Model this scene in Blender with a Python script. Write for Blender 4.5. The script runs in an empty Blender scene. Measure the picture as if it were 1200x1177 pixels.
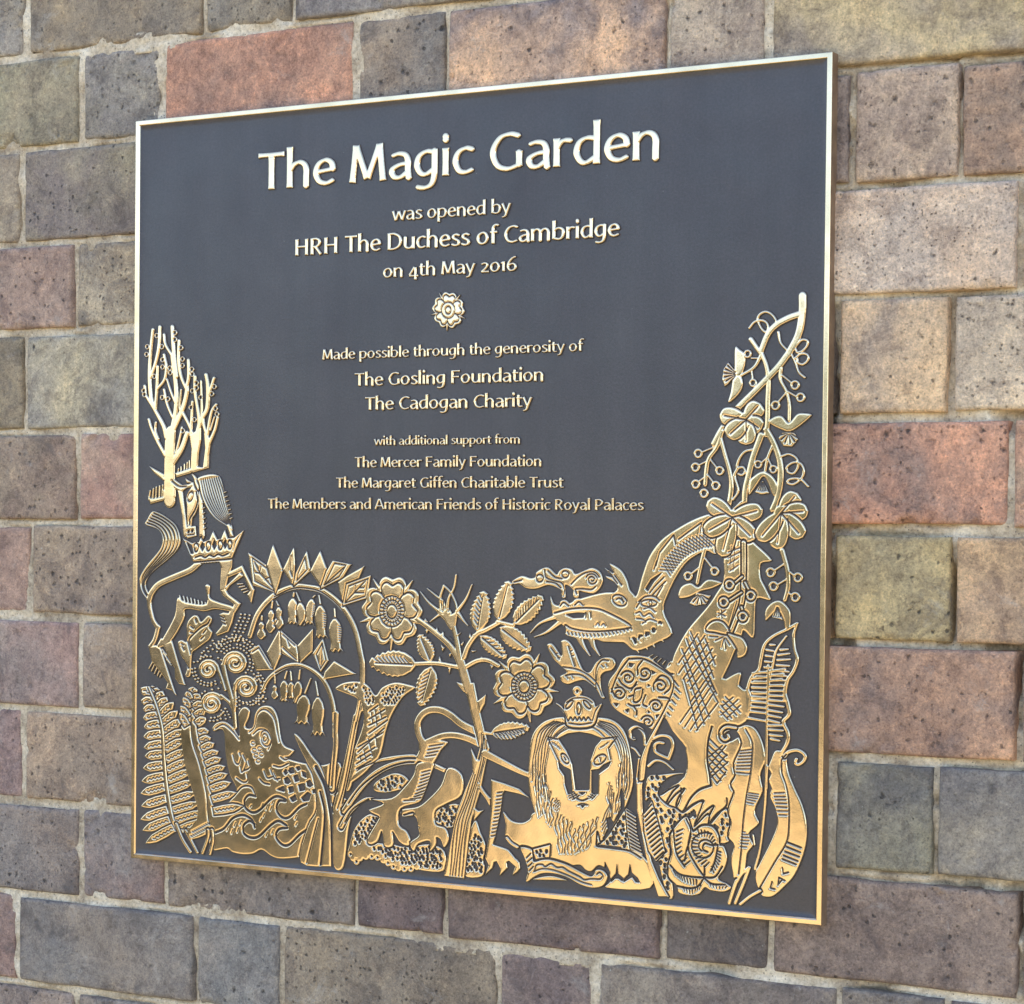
import bpy, math, random
import numpy as np
from mathutils import Matrix, Vector

# ------------------------------------------------------------------ camera
scn = bpy.context.scene
CAMP = (0.86892, -1.47378, -0.03186)
CAMR = (1.54954, -0.01009, 0.50792)
FPX, PPX, PPY = 2668.52, 593.46, 682.29          # focal length and principal point in photograph pixels (1200 x 1177)
cd = bpy.data.cameras.new('camera'); cam = bpy.data.objects.new('camera', cd); scn.collection.objects.link(cam)
cam.location = CAMP; cam.rotation_mode = 'XYZ'; cam.rotation_euler = CAMR
cd.sensor_fit = 'HORIZONTAL'; cd.sensor_width = 36.0; cd.lens = FPX / 1200 * 36
cd.shift_x = (600 - PPX) / 1200; cd.shift_y = (PPY - 588.5) / 1200
cd.clip_start = 0.05; cd.clip_end = 3000
scn.camera = cam

# ------------------------------------------------------------------ sky and sun
SUN_EL, SUN_AZ = math.radians(50), math.radians(-28)   # the sun stands high behind the wall: the wall face is in open shade
w = bpy.data.worlds.new("World"); scn.world = w; w.use_nodes = True
nt = w.node_tree; nt.nodes.clear()
sky = nt.nodes.new('ShaderNodeTexSky'); sky.sky_type = 'NISHITA'; sky.sun_disc = False
sky.sun_elevation = SUN_EL; sky.sun_rotation = SUN_AZ
sky.air_density = 1.0; sky.dust_density = 1.0; sky.ozone_density = 1.0
bg = nt.nodes.new('ShaderNodeBackground'); bg.inputs[1].default_value = 0.15
wo = nt.nodes.new('ShaderNodeOutputWorld')
nt.links.new(sky.outputs[0], bg.inputs[0]); nt.links.new(bg.outputs[0], wo.inputs[0])
sd_ = bpy.data.lights.new('sun', 'SUN'); sd_.energy = 3.6; sd_.angle = math.radians(0.5); sd_.color = (1.0, 0.93, 0.82)
sun = bpy.data.objects.new('sun', sd_); scn.collection.objects.link(sun)
sdir = Vector((math.sin(SUN_AZ) * math.cos(SUN_EL), math.cos(SUN_AZ) * math.cos(SUN_EL), math.sin(SUN_EL)))
sun.rotation_euler = sdir.to_track_quat('Z', 'Y').to_euler(); sun.location = sdir * 20
scn.view_settings.view_transform = 'Standard'; scn.view_settings.look = 'None'
scn.view_settings.gamma = 1.0; scn.view_settings.use_curve_mapping = False
scn.view_settings.exposure = 1.95
scn.cycles.max_bounces = 6; scn.cycles.diffuse_bounces = 3; scn.cycles.glossy_bounces = 4

# ------------------------------------------------------------------ measuring the photograph: a ray through a pixel meets a plane of the wall
_R = np.array(Matrix.Rotation(CAMR[2], 3, 'Z') @ Matrix.Rotation(CAMR[1], 3, 'Y') @ Matrix.Rotation(CAMR[0], 3, 'X'))
def on_wall(px, py, Y=0.0):
    """photo pixels -> x, z in metres on the plane y = Y (parallel to the wall)"""
    px = np.asarray(px, float); py = np.asarray(py, float)
    d = np.stack([(px - PPX) / FPX, -(py - PPY) / FPX, -np.ones_like(px)], -1) @ _R.T
    t = (Y - CAMP[1]) / d[..., 1]
    return CAMP[0] + t * d[..., 0], CAMP[2] + t * d[..., 2]

rng = np.random.default_rng(7)
random.seed(7)

def link(o, parent=None):
    scn.collection.objects.link(o)
    if parent is not None: o.parent = parent
    return o
def np_mesh(name, co, faces, smooth=True):
    me = bpy.data.meshes.new(name)
    co = np.asarray(co, np.float32); faces = np.asarray(faces, np.int32)
    me.vertices.add(len(co)); me.vertices.foreach_set('co', co.ravel())
    k = faces.shape[1]
    me.loops.add(faces.size); me.loops.foreach_set('vertex_index', faces.ravel())
    me.polygons.add(len(faces)); me.polygons.foreach_set('loop_start', np.arange(0, faces.size, k, dtype=np.int32))
    me.polygons.foreach_set('use_smooth', np.full(len(faces), smooth))
    me.update(calc_edges=True)
    return me
def obj(name, me, m, parent=None, loc=(0, 0, 0)):
    o = bpy.data.objects.new(name, me); link(o, parent); o.location = loc
    if m is not None and not me.materials: me.materials.append(m)
    return o
def empty(name, loc=(0, 0, 0), parent=None):
    o = bpy.data.objects.new(name, None); link(o, parent); o.location = loc; o.empty_display_size = 0.05
    return o

def vnoise(x, y, seed, scale):
    """smooth value noise, -1..1"""
    r = np.random.default_rng(seed).random((64, 64)).astype(np.float32) * 2 - 1
    u = np.asarray(x) / scale + 1000.37; v = np.asarray(y) / scale + 1000.71
    i = np.floor(u).astype(int); j = np.floor(v).astype(int); fu = u - i; fv = v - j
    fu = fu * fu * (3 - 2 * fu); fv = fv * fv * (3 - 2 * fv)
    g = lambda a, b: r[a % 64, b % 64]
    return (g(i, j) * (1 - fu) + g(i + 1, j) * fu) * (1 - fv) + (g(i, j + 1) * (1 - fu) + g(i + 1, j + 1) * fu) * fv
def fbm(x, y, seed, scale, octv=4, gain=0.5):
    s = 0; a = 1; t = 0
    for k in range(octv):
        s = s + a * vnoise(x, y, seed + k * 13, scale / 2 ** k); t += a; a *= gain
    return s / t

# ------------------------------------------------------------------ materials
class NT:
    def __init__(s, name):
        s.m = bpy.data.materials.new(name); s.m.use_nodes = True; s.t = s.m.node_tree; s.t.nodes.clear()
        s.out = s.n('ShaderNodeOutputMaterial'); s.b = s.n('ShaderNodeBsdfPrincipled'); s.l(s.b.outputs[0], s.out.inputs[0])
    def n(s, ty, **kw):
        nd = s.t.nodes.new(ty)
        for k, v in kw.items(): setattr(nd, k, v)
        return nd
    def l(s, a, b): s.t.links.new(a, b)
    def coord(s, scale=(1, 1, 1)):
        tc = s.n('ShaderNodeTexCoord'); mp = s.n('ShaderNodeMapping'); mp.inputs['Scale'].default_value = scale
        s.l(tc.outputs['Object'], mp.inputs[0]); return mp.outputs[0]
    def noise(s, vec, scale, detail=4, rough=0.55, dist=0.0):
        nd = s.n('ShaderNodeTexNoise'); nd.inputs['Scale'].default_value = scale; nd.inputs['Detail'].default_value = detail
        nd.inputs['Roughness'].default_value = rough; nd.inputs['Distortion'].default_value = dist
        s.l(vec, nd.inputs['Vector']); return nd.outputs[0]
    def ramp(s, fac, stops, interp='LINEAR'):
        r = s.n('ShaderNodeValToRGB'); r.color_ramp.interpolation = interp
        e = r.color_ramp.elements
        while len(e) < len(stops): e.new(0.5)
        for k, (p, c) in enumerate(stops):
            e[k].position = p; e[k].color = (c, c, c, 1) if not hasattr(c, '__len__') else (*c[:3], 1)
        s.l(fac, r.inputs[0]); return r.outputs[0]
    def mix(s, fac, a, b, blend='MIX'):
        m = s.n('ShaderNodeMix', data_type='RGBA', blend_type=blend)
        for v, i in ((fac, 0), (a, 6), (b, 7)):
            if hasattr(v, 'is_linked') or hasattr(v, 'links'): s.l(v, m.inputs[i])
            elif hasattr(v, '__len__'): m.inputs[i].default_value = (*v[:3], 1)
            else: m.inputs[i].default_value = v
        return m.outputs[2]
    def math(s, op, a, b=0.0, c=0.0):
        m = s.n('ShaderNodeMath', operation=op)
        for k, v in enumerate((a, b, c)):
            if hasattr(v, 'links'): s.l(v, m.inputs[k])
            else: m.inputs[k].default_value = v
        return m.outputs[0]
    def bump(s, h, strength=0.5, dist=0.001, prev=None):
        b = s.n('ShaderNodeBump'); b.inputs['Strength'].default_value = strength; b.inputs['Distance'].default_value = dist
        s.l(h, b.inputs['Height'])
        if prev is not None: s.l(prev, b.inputs['Normal'])
        return b.outputs[0]

def lin(c):
    return tuple(((v / 255) / 12.92 if v / 255 <= 0.04045 else ((v / 255 + 0.055) / 1.055) ** 2.4) for v in c)

def mat_relief():
    """polished brass on the raised faces; dark bronze lacquer left in everything below them"""
    s = NT('polished_brass_relief'); v = s.coord()
    at = s.n('ShaderNodeAttribute'); at.attribute_name = 'polish'           # 0 in the lacquered recesses, 1 on the rubbed faces
    wob = s.math('MULTIPLY', s.math('SUBTRACT', s.noise(v, 420, 3), 0.5), 0.35)
    pol = s.ramp(s.math('ADD', at.outputs['Fac'], wob), [(0.38, 0.0), (0.72, 1.0)])
    tarn = s.ramp(s.noise(v, 16, 5, 0.6), [(0.35, 0.0), (0.72, 1.0)])
    brass = s.mix(tarn, (0.70, 0.53, 0.365), (0.50, 0.375, 0.235))
    s.l(s.mix(pol, (0.050, 0.036, 0.032), brass), s.b.inputs['Base Color'])
    s.l(pol, s.b.inputs['Metallic'])
    r = s.ramp(s.noise(v, 55, 5, 0.65), [(0.3, 0.10), (0.75, 0.18)])
    s.l(s.mix(pol, (0.45, 0.45, 0.45), r), s.b.inputs['Roughness'])
    n = s.bump(s.noise(v, 30, 2), 0.5, 0.0006)
    n = s.bump(s.noise(v, 800, 3), 0.3, 0.00006, n)
    s.l(n, s.b.inputs['Normal'])
    return s.m
def mat_plate():
    s = NT('dark_lacquered_bronze'); v = s.coord()
    c = s.ramp(s.noise(v, 9, 6, 0.65, 0.4), [(0.3, (0.026, 0.020, 0.026)), (0.7, (0.041, 0.033, 0.038))])
    c = s.mix(0.8, c, s.ramp(s.noise(v, 520, 4, 0.7), [(0.32, (0.70, 0.70, 0.72)), (0.5, (1, 1, 1)), (0.68, (1.35, 1.35, 1.35))]), 'MULTIPLY')
    sv = s.coord((46, 1, 3.2)); streak = s.ramp(s.noise(sv, 1.0, 6, 0.7), [(0.42, (1, 1, 1)), (0.75, (1.30, 1.30, 1.28))])
    c = s.mix(0.8, c, streak, 'MULTIPLY')
    dust = s.ramp(s.noise(v, 340, 2, 0.5), [(0.76, 0.0), (0.80, 0.5)]); c = s.mix(dust, c, (0.22, 0.21, 0.20))
    s.l(c, s.b.inputs['Base Color']); s.b.inputs['Metallic'].default_value = 0.0
    s.b.inputs['Specular IOR Level'].default_value = 0.62
    s.l(s.ramp(s.noise(v, 24, 4), [(0.3, 0.31), (0.7, 0.43)]), s.b.inputs['Roughness'])
    n = s.bump(s.noise(v, 620, 4, 0.7), 0.7, 0.00022)
    n = s.bump(s.noise(v, 200, 3), 0.25, 0.0002, n)
    s.l(n, s.b.inputs['Normal']); return s.m
def mat_frame():
    s = NT('polished_brass_rim'); v = s.coord()
    tarn = s.ramp(s.noise(v, 22, 5), [(0.35, 0.0), (0.75, 1.0)])
    s.l(s.mix(tarn, (0.70, 0.53, 0.365), (0.50, 0.375, 0.235)), s.b.inputs['Base Color'])
    s.b.inputs['Metallic'].default_value = 1.0
    s.l(s.ramp(s.noise(v, 70, 4), [(0.3, 0.13), (0.7, 0.21)]), s.b.inputs['Roughness'])
    s.l(s.bump(s.noise(v, 500, 3), 0.3, 0.00008), s.b.inputs['Normal']); return s.m
def mat_brick():
    s = NT('weathered_stock_brick'); v0 = s.coord()
    oi = s.n('ShaderNodeObjectInfo')
    off = s.n('ShaderNodeVectorMath', operation='MULTIPLY_ADD')
    cmb = s.n('ShaderNodeCombineXYZ'); 
    for k in range(3): s.l(oi.outputs['Random'], cmb.inputs[k])
    off.inputs[1].default_value = (37.1, 21.7, 53.3); s.l(cmb.outputs[0], off.inputs[0]); s.l(v0, off.inputs[2])
    v = off.outputs[0]
    at = s.n('ShaderNodeAttribute'); at.attribute_type = 'OBJECT'; at.attribute_name = 'patch_colour'
    big = s.ramp(s.noise(v, 11, 5, 0.62, 0.5), [(0.38, 0.0), (0.64, 1.0)])
    c = s.mix(big, oi.outputs['Color'], at.outputs['Color'])
    mid = s.noise(v, 38, 8, 0.78, 0.3)
    c = s.mix(1.0, c, s.ramp(mid, [(0.28, (0.58, 0.565, 0.58)), (0.5, (1, 1, 1)), (0.74, (1.36, 1.33, 1.26))]), 'MULTIPLY')
    fine = s.noise(v, 230, 8, 0.82)
    c = s.mix(0.85, c, s.ramp(fine, [(0.3, (0.60, 0.59, 0.60)), (0.5, (1, 1, 1)), (0.70, (1.42, 1.41, 1.38))]), 'MULTIPLY')
    grain = s.noise(v, 620, 5, 0.7)
    c = s.mix(0.9, c, s.ramp(grain, [(0.36, (0.62, 0.61, 0.61)), (0.46, (0.98, 0.98, 0.98)), (0.56, (1.04, 1.04, 1.03)), (0.66, (1.36, 1.35, 1.32))]), 'MULTIPLY')
    stain = s.ramp(s.noise(v, 30, 10, 0.86, 0.5), [(0.50, (1, 1, 1)), (0.57, (0.66, 0.64, 0.66))])
    c = s.mix(0.85, c, stain, 'MULTIPLY')
    worn = s.ramp(s.noise(v, 58, 9, 0.85, 0.2), [(0.54, (1, 1, 1)), (0.64, (1.34, 1.30, 1.22))])
    c = s.mix(0.9, c, worn, 'MULTIPLY')
    # weathering that runs over several bricks
    gp = s.n('ShaderNodeNewGeometry').outputs['Position']
    c = s.mix(1.0, c, s.ramp(s.noise(gp, 7, 7, 0.68, 0.4), [(0.34, (0.74, 0.73, 0.75)), (0.5, (1, 1, 1)), (0.68, (1.22, 1.20, 1.15))]), 'MULTIPLY')
    bloom = s.ramp(s.noise(gp, 26, 10, 0.85, 0.6), [(0.57, 0.0), (0.66, 0.42)])
    c = s.mix(bloom, c, (0.50, 0.455, 0.41))
    # soot blotches
    soot = s.ramp(s.noise(v, 30, 4, 0.7, 0.8), [(0.60, 0.0), (0.76, 0.55)])
    c = s.mix(soot, c, (0.10, 0.092, 0.095))
    # pale lime specks
    lime = s.ramp(s.noise(v, 190, 3, 0.7), [(0.70, 0.0), (0.78, 0.8)])
    c = s.mix(lime, c, (0.50, 0.47, 0.41))
    # burnt pits: sparse dark craters of several sizes
    pv = s.n('ShaderNodeVectorMath', operation='SCALE'); s.l(v, pv.inputs[0])
    s.l(s.math('MULTIPLY_ADD', oi.outputs['Random'], 0.95, 0.55), pv.inputs['Scale']); pv = pv.outputs[0]
    hs = None
    for sc, th0, th1, wgt, keep in ((104, 0.10, 0.30, 0.95, 0.66), (47, 0.07, 0.19, 1.0, 0.66), (215, 0.16, 0.40, 0.85, 0.66)):
        wv = s.n('ShaderNodeVectorMath', operation='ADD'); nz = s.n('ShaderNodeTexNoise'); nz.inputs['Scale'].default_value = sc * 2.4
        s.l(pv, nz.inputs['Vector']); m_ = s.n('ShaderNodeVectorMath', operation='SCALE'); m_.inputs['Scale'].default_value = 0.62 / sc
        s.l(nz.outputs['Color'], m_.inputs[0]); s.l(pv, wv.inputs[0]); s.l(m_.outputs[0], wv.inputs[1])
        vo = s.n('ShaderNodeTexVoronoi'); vo.inputs['Scale'].default_value = sc; s.l(wv.outputs[0], vo.inputs['Vector'])
        sp = s.n('ShaderNodeSeparateColor'); s.l(vo.outputs['Color'], sp.inputs[0])
        on = s.ramp(sp.outputs[0], [(keep, 0.0), (keep + 0.02, 1.0)], 'CONSTANT')
        vary = s.math('MULTIPLY', sp.outputs[1], 0.72)
        dd = s.math('ADD', vo.outputs['Distance'], s.math('MULTIPLY', vary, th1))
        pit = s.math('MULTIPLY', s.ramp(dd, [(th0, 1.0), (th1, 0.0)]), on)
        hs = s.math('MULTIPLY', pit, wgt) if hs is None else s.math('MAXIMUM', hs, s.math('MULTIPLY', pit, wgt))
    clus = s.ramp(s.noise(v, 19, 3, 0.6), [(0.30, 0.0), (0.48, 1.0)])
    hs = s.math('MULTIPLY', s.math('MULTIPLY', hs, clus), s.ramp(oi.outputs['Random'], [(0.0, 0.15), (0.35, 1.0)]))
    c = s.mix(s.math('MULTIPLY', hs, 0.88), c, (0.035, 0.03, 0.03))
    s.l(c, s.b.inputs['Base Color'])
    s.l(s.ramp(mid, [(0.3, 0.72), (0.7, 0.9)]), s.b.inputs['Roughness']); s.b.inputs['Specular IOR Level'].default_value = 0.42
    n = s.bump(hs, 1.0, -0.0026)
    n = s.bump(mid, 0.6, 0.0018, n); n = s.bump(fine, 1.0, 0.0016, n); n = s.bump(grain, 0.9, 0.0009, n)
    s.l(n, s.b.inputs['Normal']); return s.m
def mat_mortar():
    s = NT('sandy_lime_mortar'); v = s.coord()
    big = s.noise(v, 24, 6, 0.7)
    c = s.ramp(big, [(0.32, (0.27, 0.205, 0.145)), (0.5, (0.54, 0.44, 0.325)), (0.68, (0.72, 0.62, 0.49))])
    c = s.mix(0.8, c, s.ramp(s.noise(v, 330, 5, 0.75), [(0.33, (0.55, 0.54, 0.53)), (0.5, (1, 1, 1)), (0.68, (1.35, 1.35, 1.32))]), 'MULTIPLY')
    vo = s.n('ShaderNodeTexVoronoi'); vo.inputs['Scale'].default_value = 420; s.l(v, vo.inputs['Vector'])
    grit = s.ramp(vo.outputs['Distance'], [(0.12, 1.0), (0.3, 0.0)])
    sp = s.n('ShaderNodeSeparateColor'); s.l(vo.outputs['Color'], sp.inputs[0])
    c = s.mix(s.math('MULTIPLY', grit, s.ramp(sp.outputs[0], [(0.72, 0.0), (0.74, 0.8)])), c, (0.09, 0.075, 0.065))
    s.l(c, s.b.inputs['Base Color']); s.b.inputs['Roughness'].default_value = 0.95; s.b.inputs['Specular IOR Level'].default_value = 0.3
    n = s.bump(s.noise(v, 150, 5, 0.7), 0.9, 0.0022); n = s.bump(s.noise(v, 700, 4, 0.7), 0.8, 0.0007, n)
    s.l(n, s.b.inputs['Normal']); return s.m
def mat_plain(name, stops, scale, rough=0.9, bumpd=0.01):
    s = NT(name); v = s.coord(); nz = s.noise(v, scale, 6, 0.65)
    s.l(s.ramp(nz, stops), s.b.inputs['Base Color']); s.b.inputs['Roughness'].default_value = rough
    s.l(s.bump(nz, 0.6, bumpd), s.b.inputs['Normal']); return s.m
M_REL, M_PLATE, M_FRAME, M_BRICK, M_MORTAR = mat_relief(), mat_plate(), mat_frame(), mat_brick(), mat_mortar()

# ------------------------------------------------------------------ ground
GZ = -1.45
def sheet(name, x0, x1, y0, y1, z, nx, ny, m):
    xs = np.linspace(x0, x1, nx + 1); ys = np.linspace(y0, y1, ny + 1)
    X, Y = np.meshgrid(xs, ys); co = np.stack([X, Y, np.full_like(X, z)], -1).reshape(-1, 3)
    i = np.arange(nx * ny); a = (i // nx) * (nx + 1) + i % nx
    return obj(name, np_mesh(name, co, np.stack([a, a + 1, a + nx + 2, a + nx + 1], 1)), m)
g = sheet('ground', -400, 400, -600, 200, GZ, 40, 40,
          mat_plain('pale_gravel', [(0.35, (0.37, 0.28, 0.135)), (0.65, (0.54, 0.42, 0.205))], 9, 0.9, 0.01))
g['kind'] = 'structure'
def lawn(pts, z=0.03):
    co = [(x, y, GZ + z) for x, y in pts] + [(x, y, GZ - 0.02) for x, y in pts]; n = len(pts)
    me = bpy.data.meshes.new('lawn')
    me.from_pydata(co, [], [tuple(range(n - 1, -1, -1))] + [(k, (k + 1) % n, n + (k + 1) % n, n + k) for k in range(n)]); me.update()
    o = obj('lawn', me, MG); o['kind'] = 'structure'
MG = mat_plain('mown_grass', [(0.35, (0.015, 0.016, 0.006)), (0.65, (0.026, 0.026, 0.010))], 3, 0.95, 0.01)
lawn([(-5.2, 0.5), (-4.2, -3), (-3.7, -6), (-4.4, -8), (-6.2, -11), (-9.6, -17.6), (-12.4, -25), (-12.4, -120), (-120, -120), (-120, 0.5)])
lawn([(-11.0, -25.4), (-8.2, -18), (-4.9, -11.2), (-3.9, -10.6), (60, -10.6), (60, -120), (-12.35, -120), (-12.35, -26.5)])
def foliage_mass(name, x0, x1, y0, y1, z1, amp, scale, m, n, wob=0.0):
    """a closed lumpy body of foliage: its top and sides pushed in and out by noise"""
    L = x1 - x0; nx = int(L / n) + 2; D = y1 - y0; H = z1 - GZ
    prof = [(0, -0.05), (0.0, 0.3), (-0.04, 0.6), (0.02, 0.85), (0.2, 1.0), (0.5, 1.06), (0.8, 1.0), (0.98, 0.85), (1.04, 0.6), (1.0, 0.3), (1, -0.05)]
    co = []
    for i in range(nx):
        x = x0 + L * i / (nx - 1); k = 1 + wob * float(vnoise(np.array([x]), np.array([3.3]), 5, L / 6)[0]); e = min(1, 6 * min(i, nx - 1 - i) / nx + 0.5)
        for j, (a, b) in enumerate(prof):
            q = float(fbm(np.array([x]), np.array([j * scale * 0.6]), 33, scale, 3)[0]) * amp
            co.append((x, y0 + D * (0.5 + (a - 0.5) * e) + q, GZ + H * b * k * e + q * (0.6 if b > 0.2 else 0)))
    m_ = len(prof); F = [(i * m_ + j, (i + 1) * m_ + j, (i + 1) * m_ + j + 1, i * m_ + j + 1) for i in range(nx - 1) for j in range(m_ - 1)]
    me = np_mesh(name, co, F, True)
    return obj(name, me, m)
hd = foliage_mass('hedge', -34, -6.0, -9.9, -8.7, GZ + 1.0, 0.10, 0.5, mat_plain('dark_clipped_hedge', [(0.35, (0.007, 0.008, 0.003)), (0.65, (0.018, 0.018, 0.007))], 9, 0.9, 0.05), 0.25)
hd['label'] = 'low dark clipped hedge mirrored in the lower left of the brass'; hd['category'] = 'hedge'
tl = foliage_mass('far_trees', -30, 14, -66, -58, GZ + 6.2, 1.1, 5.0, mat_plain('tree_foliage', [(0.35, (0.035, 0.045, 0.018)), (0.65, (0.085, 0.09, 0.04))], 1.2, 0.9, 0.3), 0.9, 0.25)
tl['kind'] = 'stuff'; tl['label'] = 'distant belt of trees mirrored in the brass'

# ------------------------------------------------------------------ brick wall
FACE = 0.0105                      # mean brick face; the plaque stands 13 mm proud of it
BX = 6.0                          # mortar joint, mm
ZL = [598, 520, 443, 365, 288.5, 208.3, 132.6, 50, -27, -105.4, -183.4, -263.3, -341, -417.5, -495, -572]
ODD = [-818, -632, -548, -366, -282, -96, -13, 170, 248, 434, 518, 702, 786, 970]
EVN = [-884, -698, -513, -429, -241, -154, 30, 113, 306, 382, 568, 652, 836, 920]
OVR = {2: [-426, -241, -154, 30, 113, 300], 3: [-366, -282, -96, -13, 170, 248, 434], 4: [-429, -241, -154, 30, 113, 311, 387],
       5: [-372, -283, -97, -12, 172, 250, 430], 6: [-425, -240, -152, 32, 112, 302, 382], 7: [-367, -283, -97, -12, 172, 250, 426],
       8: [-417, -235, -150, 32, 112, 300, 386], 9: [-362, -280, -96, -12, 172, 250, 433], 10: [-424, -238, -152, 32, 112, 302, 377],
       11: [-361, -274, -89, -8, 174, 258, 436], 12: [-429, -242, -158, 38, 121, 309, 386], 13: [-366, -282, -90, -10, 172, 252, 434]}
# base colour and patch colour of the bricks in sight, by course and by order from the left joint
COL = {
 (1, -600): ((118, 112, 102), (125, 118, 106)),
 (2, -513): ((108, 108, 116), (122, 116, 108)), (2, -426): ((132, 118, 98), (112, 106, 100)), (2, -241): ((122, 114, 102), (108, 106, 106)), (2, -154): ((126, 120, 114), (112, 110, 116)),
 (3, -548): ((118, 115, 98), (126, 118, 102)), (3, -366): ((114, 111, 108), (122, 120, 128)), (3, -282): ((178, 124, 98), (122, 98, 92)), (3, -96): ((108, 106, 108), (128, 114, 102)),
 (3, -13): ((112, 104, 112), (182, 146, 116)), (3, 170): ((130, 116, 112), (150, 138, 126)), (3, 248): ((134, 124, 114), (172, 156, 112)), (3, 434): ((134, 124, 116), (150, 136, 118)),
 (4, -513): ((126, 114, 106), (136, 126, 112)), (4, -429): ((126, 120, 104), (112, 104, 106)), (4, 311): ((168, 148, 130), (132, 116, 112)), (4, 387): ((110, 98, 94), (166, 130, 104)), (4, -154): ((128, 112, 104), (150, 128, 110)),
 (5, -548): ((138, 114, 106), (124, 112, 110)), (5, -372): ((150, 138, 118), (128, 122, 116)), (5, 250): ((168, 154, 146), (182, 158, 138)), (5, 430): ((176, 142, 118), (150, 138, 130)),
 (6, -513): ((112, 104, 90), (124, 112, 96)), (6, -425): ((146, 138, 116), (122, 120, 118)), (6, 302): ((182, 154, 120), (140, 126, 118)), (6, 382): ((172, 156, 138), (150, 138, 128)),
 (7, -548): ((124, 110, 98), (118, 98, 92)), (7, -367): ((134, 102, 96), (142, 120, 110)), (7, 250): ((182, 126, 98), (124, 102, 98)), (7, 426): ((178, 122, 98), (150, 122, 104)),
 (8, -513): ((138, 112, 104), (128, 104, 98)), (8, -417): ((136, 120, 104), (118, 104, 98)), (8, 300): ((138, 128, 100), (162, 144, 98)), (8, 386): ((152, 126, 104), (172, 142, 104)),
 (9, -548): ((134, 108, 106), (116, 106, 108)), (9, -362): ((136, 118, 102), (116, 106, 106)), (9, 250): ((160, 122, 98), (98, 90, 96)), (9, 433): ((104, 98, 98), (140, 118, 98)),
 (10, -513): ((124, 102, 104), (108, 96, 102)), (10, -424): ((124, 110, 100), (140, 120, 104)), (10, 302): ((98, 98, 100), (132, 128, 106)), (10, 377): ((106, 104, 108), (128, 120, 108)),
 (11, -548): ((110, 104, 106), (120, 106, 100)), (11, -361): ((112, 106, 110), (126, 104, 102)), (11, -274): ((108, 101, 101), (120, 108, 100)), (11, -89): ((104, 86, 88), (92, 82, 88)),
 (11, -8): ((98, 82, 86), (110, 96, 92)), (11, 174): ((96, 86, 84), (88, 82, 86)), (11, 258): ((108, 94, 92), (126, 108, 100)), (11, 436): ((118, 104, 98), (140, 120, 108)),
 (12, -513): ((132, 106, 102), (118, 102, 102)), (12, -429): ((104, 102, 106), (118, 108, 102)), (12, -242): ((100, 102, 108), (110, 106, 108)), (12, -158): ((112, 104, 98), (120, 108, 94)),
 (12, 38): ((108, 94, 98), (118, 104, 102)), (12, 121): ((104, 95, 96), (120, 112, 106)), (12, 309): ((108, 102, 104), (120, 112, 104)), (12, 386): ((106, 98, 100), (122, 110, 102)),
}
wall = empty('brick_wall', (0, 0.05, GZ)); WO = Vector((0, 0.05, GZ))
wall['label'] = 'old brick wall of mottled brown, grey and orange bricks with pale sandy mortar'; wall['category'] = 'wall'

def brick_mesh(wd, ht, seed, near, chip):
    step = 0.0022 if near else 0.012
    nx = max(8, int(wd / step)); ny = max(5, int(ht / step))
    bz = 0.0024                                                     # width of the worn arris
    def axis(n, L):
        t = np.linspace(-L / 2, L / 2, n + 1)
        e = np.array([0.0, 0.0009, 0.0022]) if near else np.array([0.0, 0.002])
        inner = t[(t > -L / 2 + 0.0035) & (t < L / 2 - 0.0035)]
        return np.concatenate([-L / 2 + e, inner, (L / 2 - e)[::-1]])
    xs, zs = axis(nx, wd), axis(ny, ht); X, Z = np.meshgrid(xs, zs)
    dx = wd / 2 - np.abs(X); dz = ht / 2 - np.abs(Z)
    # uneven outline
    ed = np.minimum(dx, dz)
    rc = 0.004
    cx = np.clip(rc - dx, 0, rc); cz = np.clip(rc - dz, 0, rc); rr = np.hypot(cx, cz); dcorner = rc - rr
    d = np.where((dx < rc) & (dz < rc), dcorner, ed)
    y = np.zeros_like(X)
    y += 0.0018 * np.clip(1 - np.clip(d, 0, bz) / bz, 0, 1.3) ** 2.0
    y += 0.0005 * fbm(X, Z, seed, 0.06, 3) + 0.0005 * fbm(X, Z, seed + 5, 0.010, 4, 0.65)
    ch = np.clip(fbm(X, Z, seed + 9, 0.020, 4, 0.6) - 0.25, 0, 1) * np.clip(1 - d / 0.012, 0, 1)
    y += chip * ch * 0.012
    y += np.clip(-d, 0, 1) * 0.6
    wob = np.clip(1 - d / 0.012, 0, 1)
    X2 = X + wob * 0.0010 * fbm(X, Z, seed + 20, 0.03, 4, 0.6); Z2 = Z + wob * 0.0010 * fbm(X, Z, seed + 40, 0.04, 4, 0.6)
    rows, cols = X.shape
    co = np.stack([X2, y, Z2], -1).reshape(-1, 3)
    i = np.arange((rows - 1) * (cols - 1)); a = (i // (cols - 1)) * cols + i % (cols - 1)
    F = [np.stack([a, a + 1, a + cols + 1, a + cols], 1)]
    # skirt back into the wall and the rear face
    ring = np.concatenate([np.arange(cols), np.arange(1, rows) * cols + cols - 1, (rows - 1) * cols + np.arange(cols - 2, -1, -1), np.arange(rows - 2, 0, -1) * cols])
    n0 = len(co); back = co[ring].copy(); back[:, 1] = 0.045
    k = len(ring); j = np.arange(k); jn = (j + 1) % k
    F.append(np.stack([ring[jn], ring[j], n0 + j, n0 + jn], 1))
    co = np.concatenate([co, back])
    return np_mesh('brick', co, np.concatenate(F))

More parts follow.
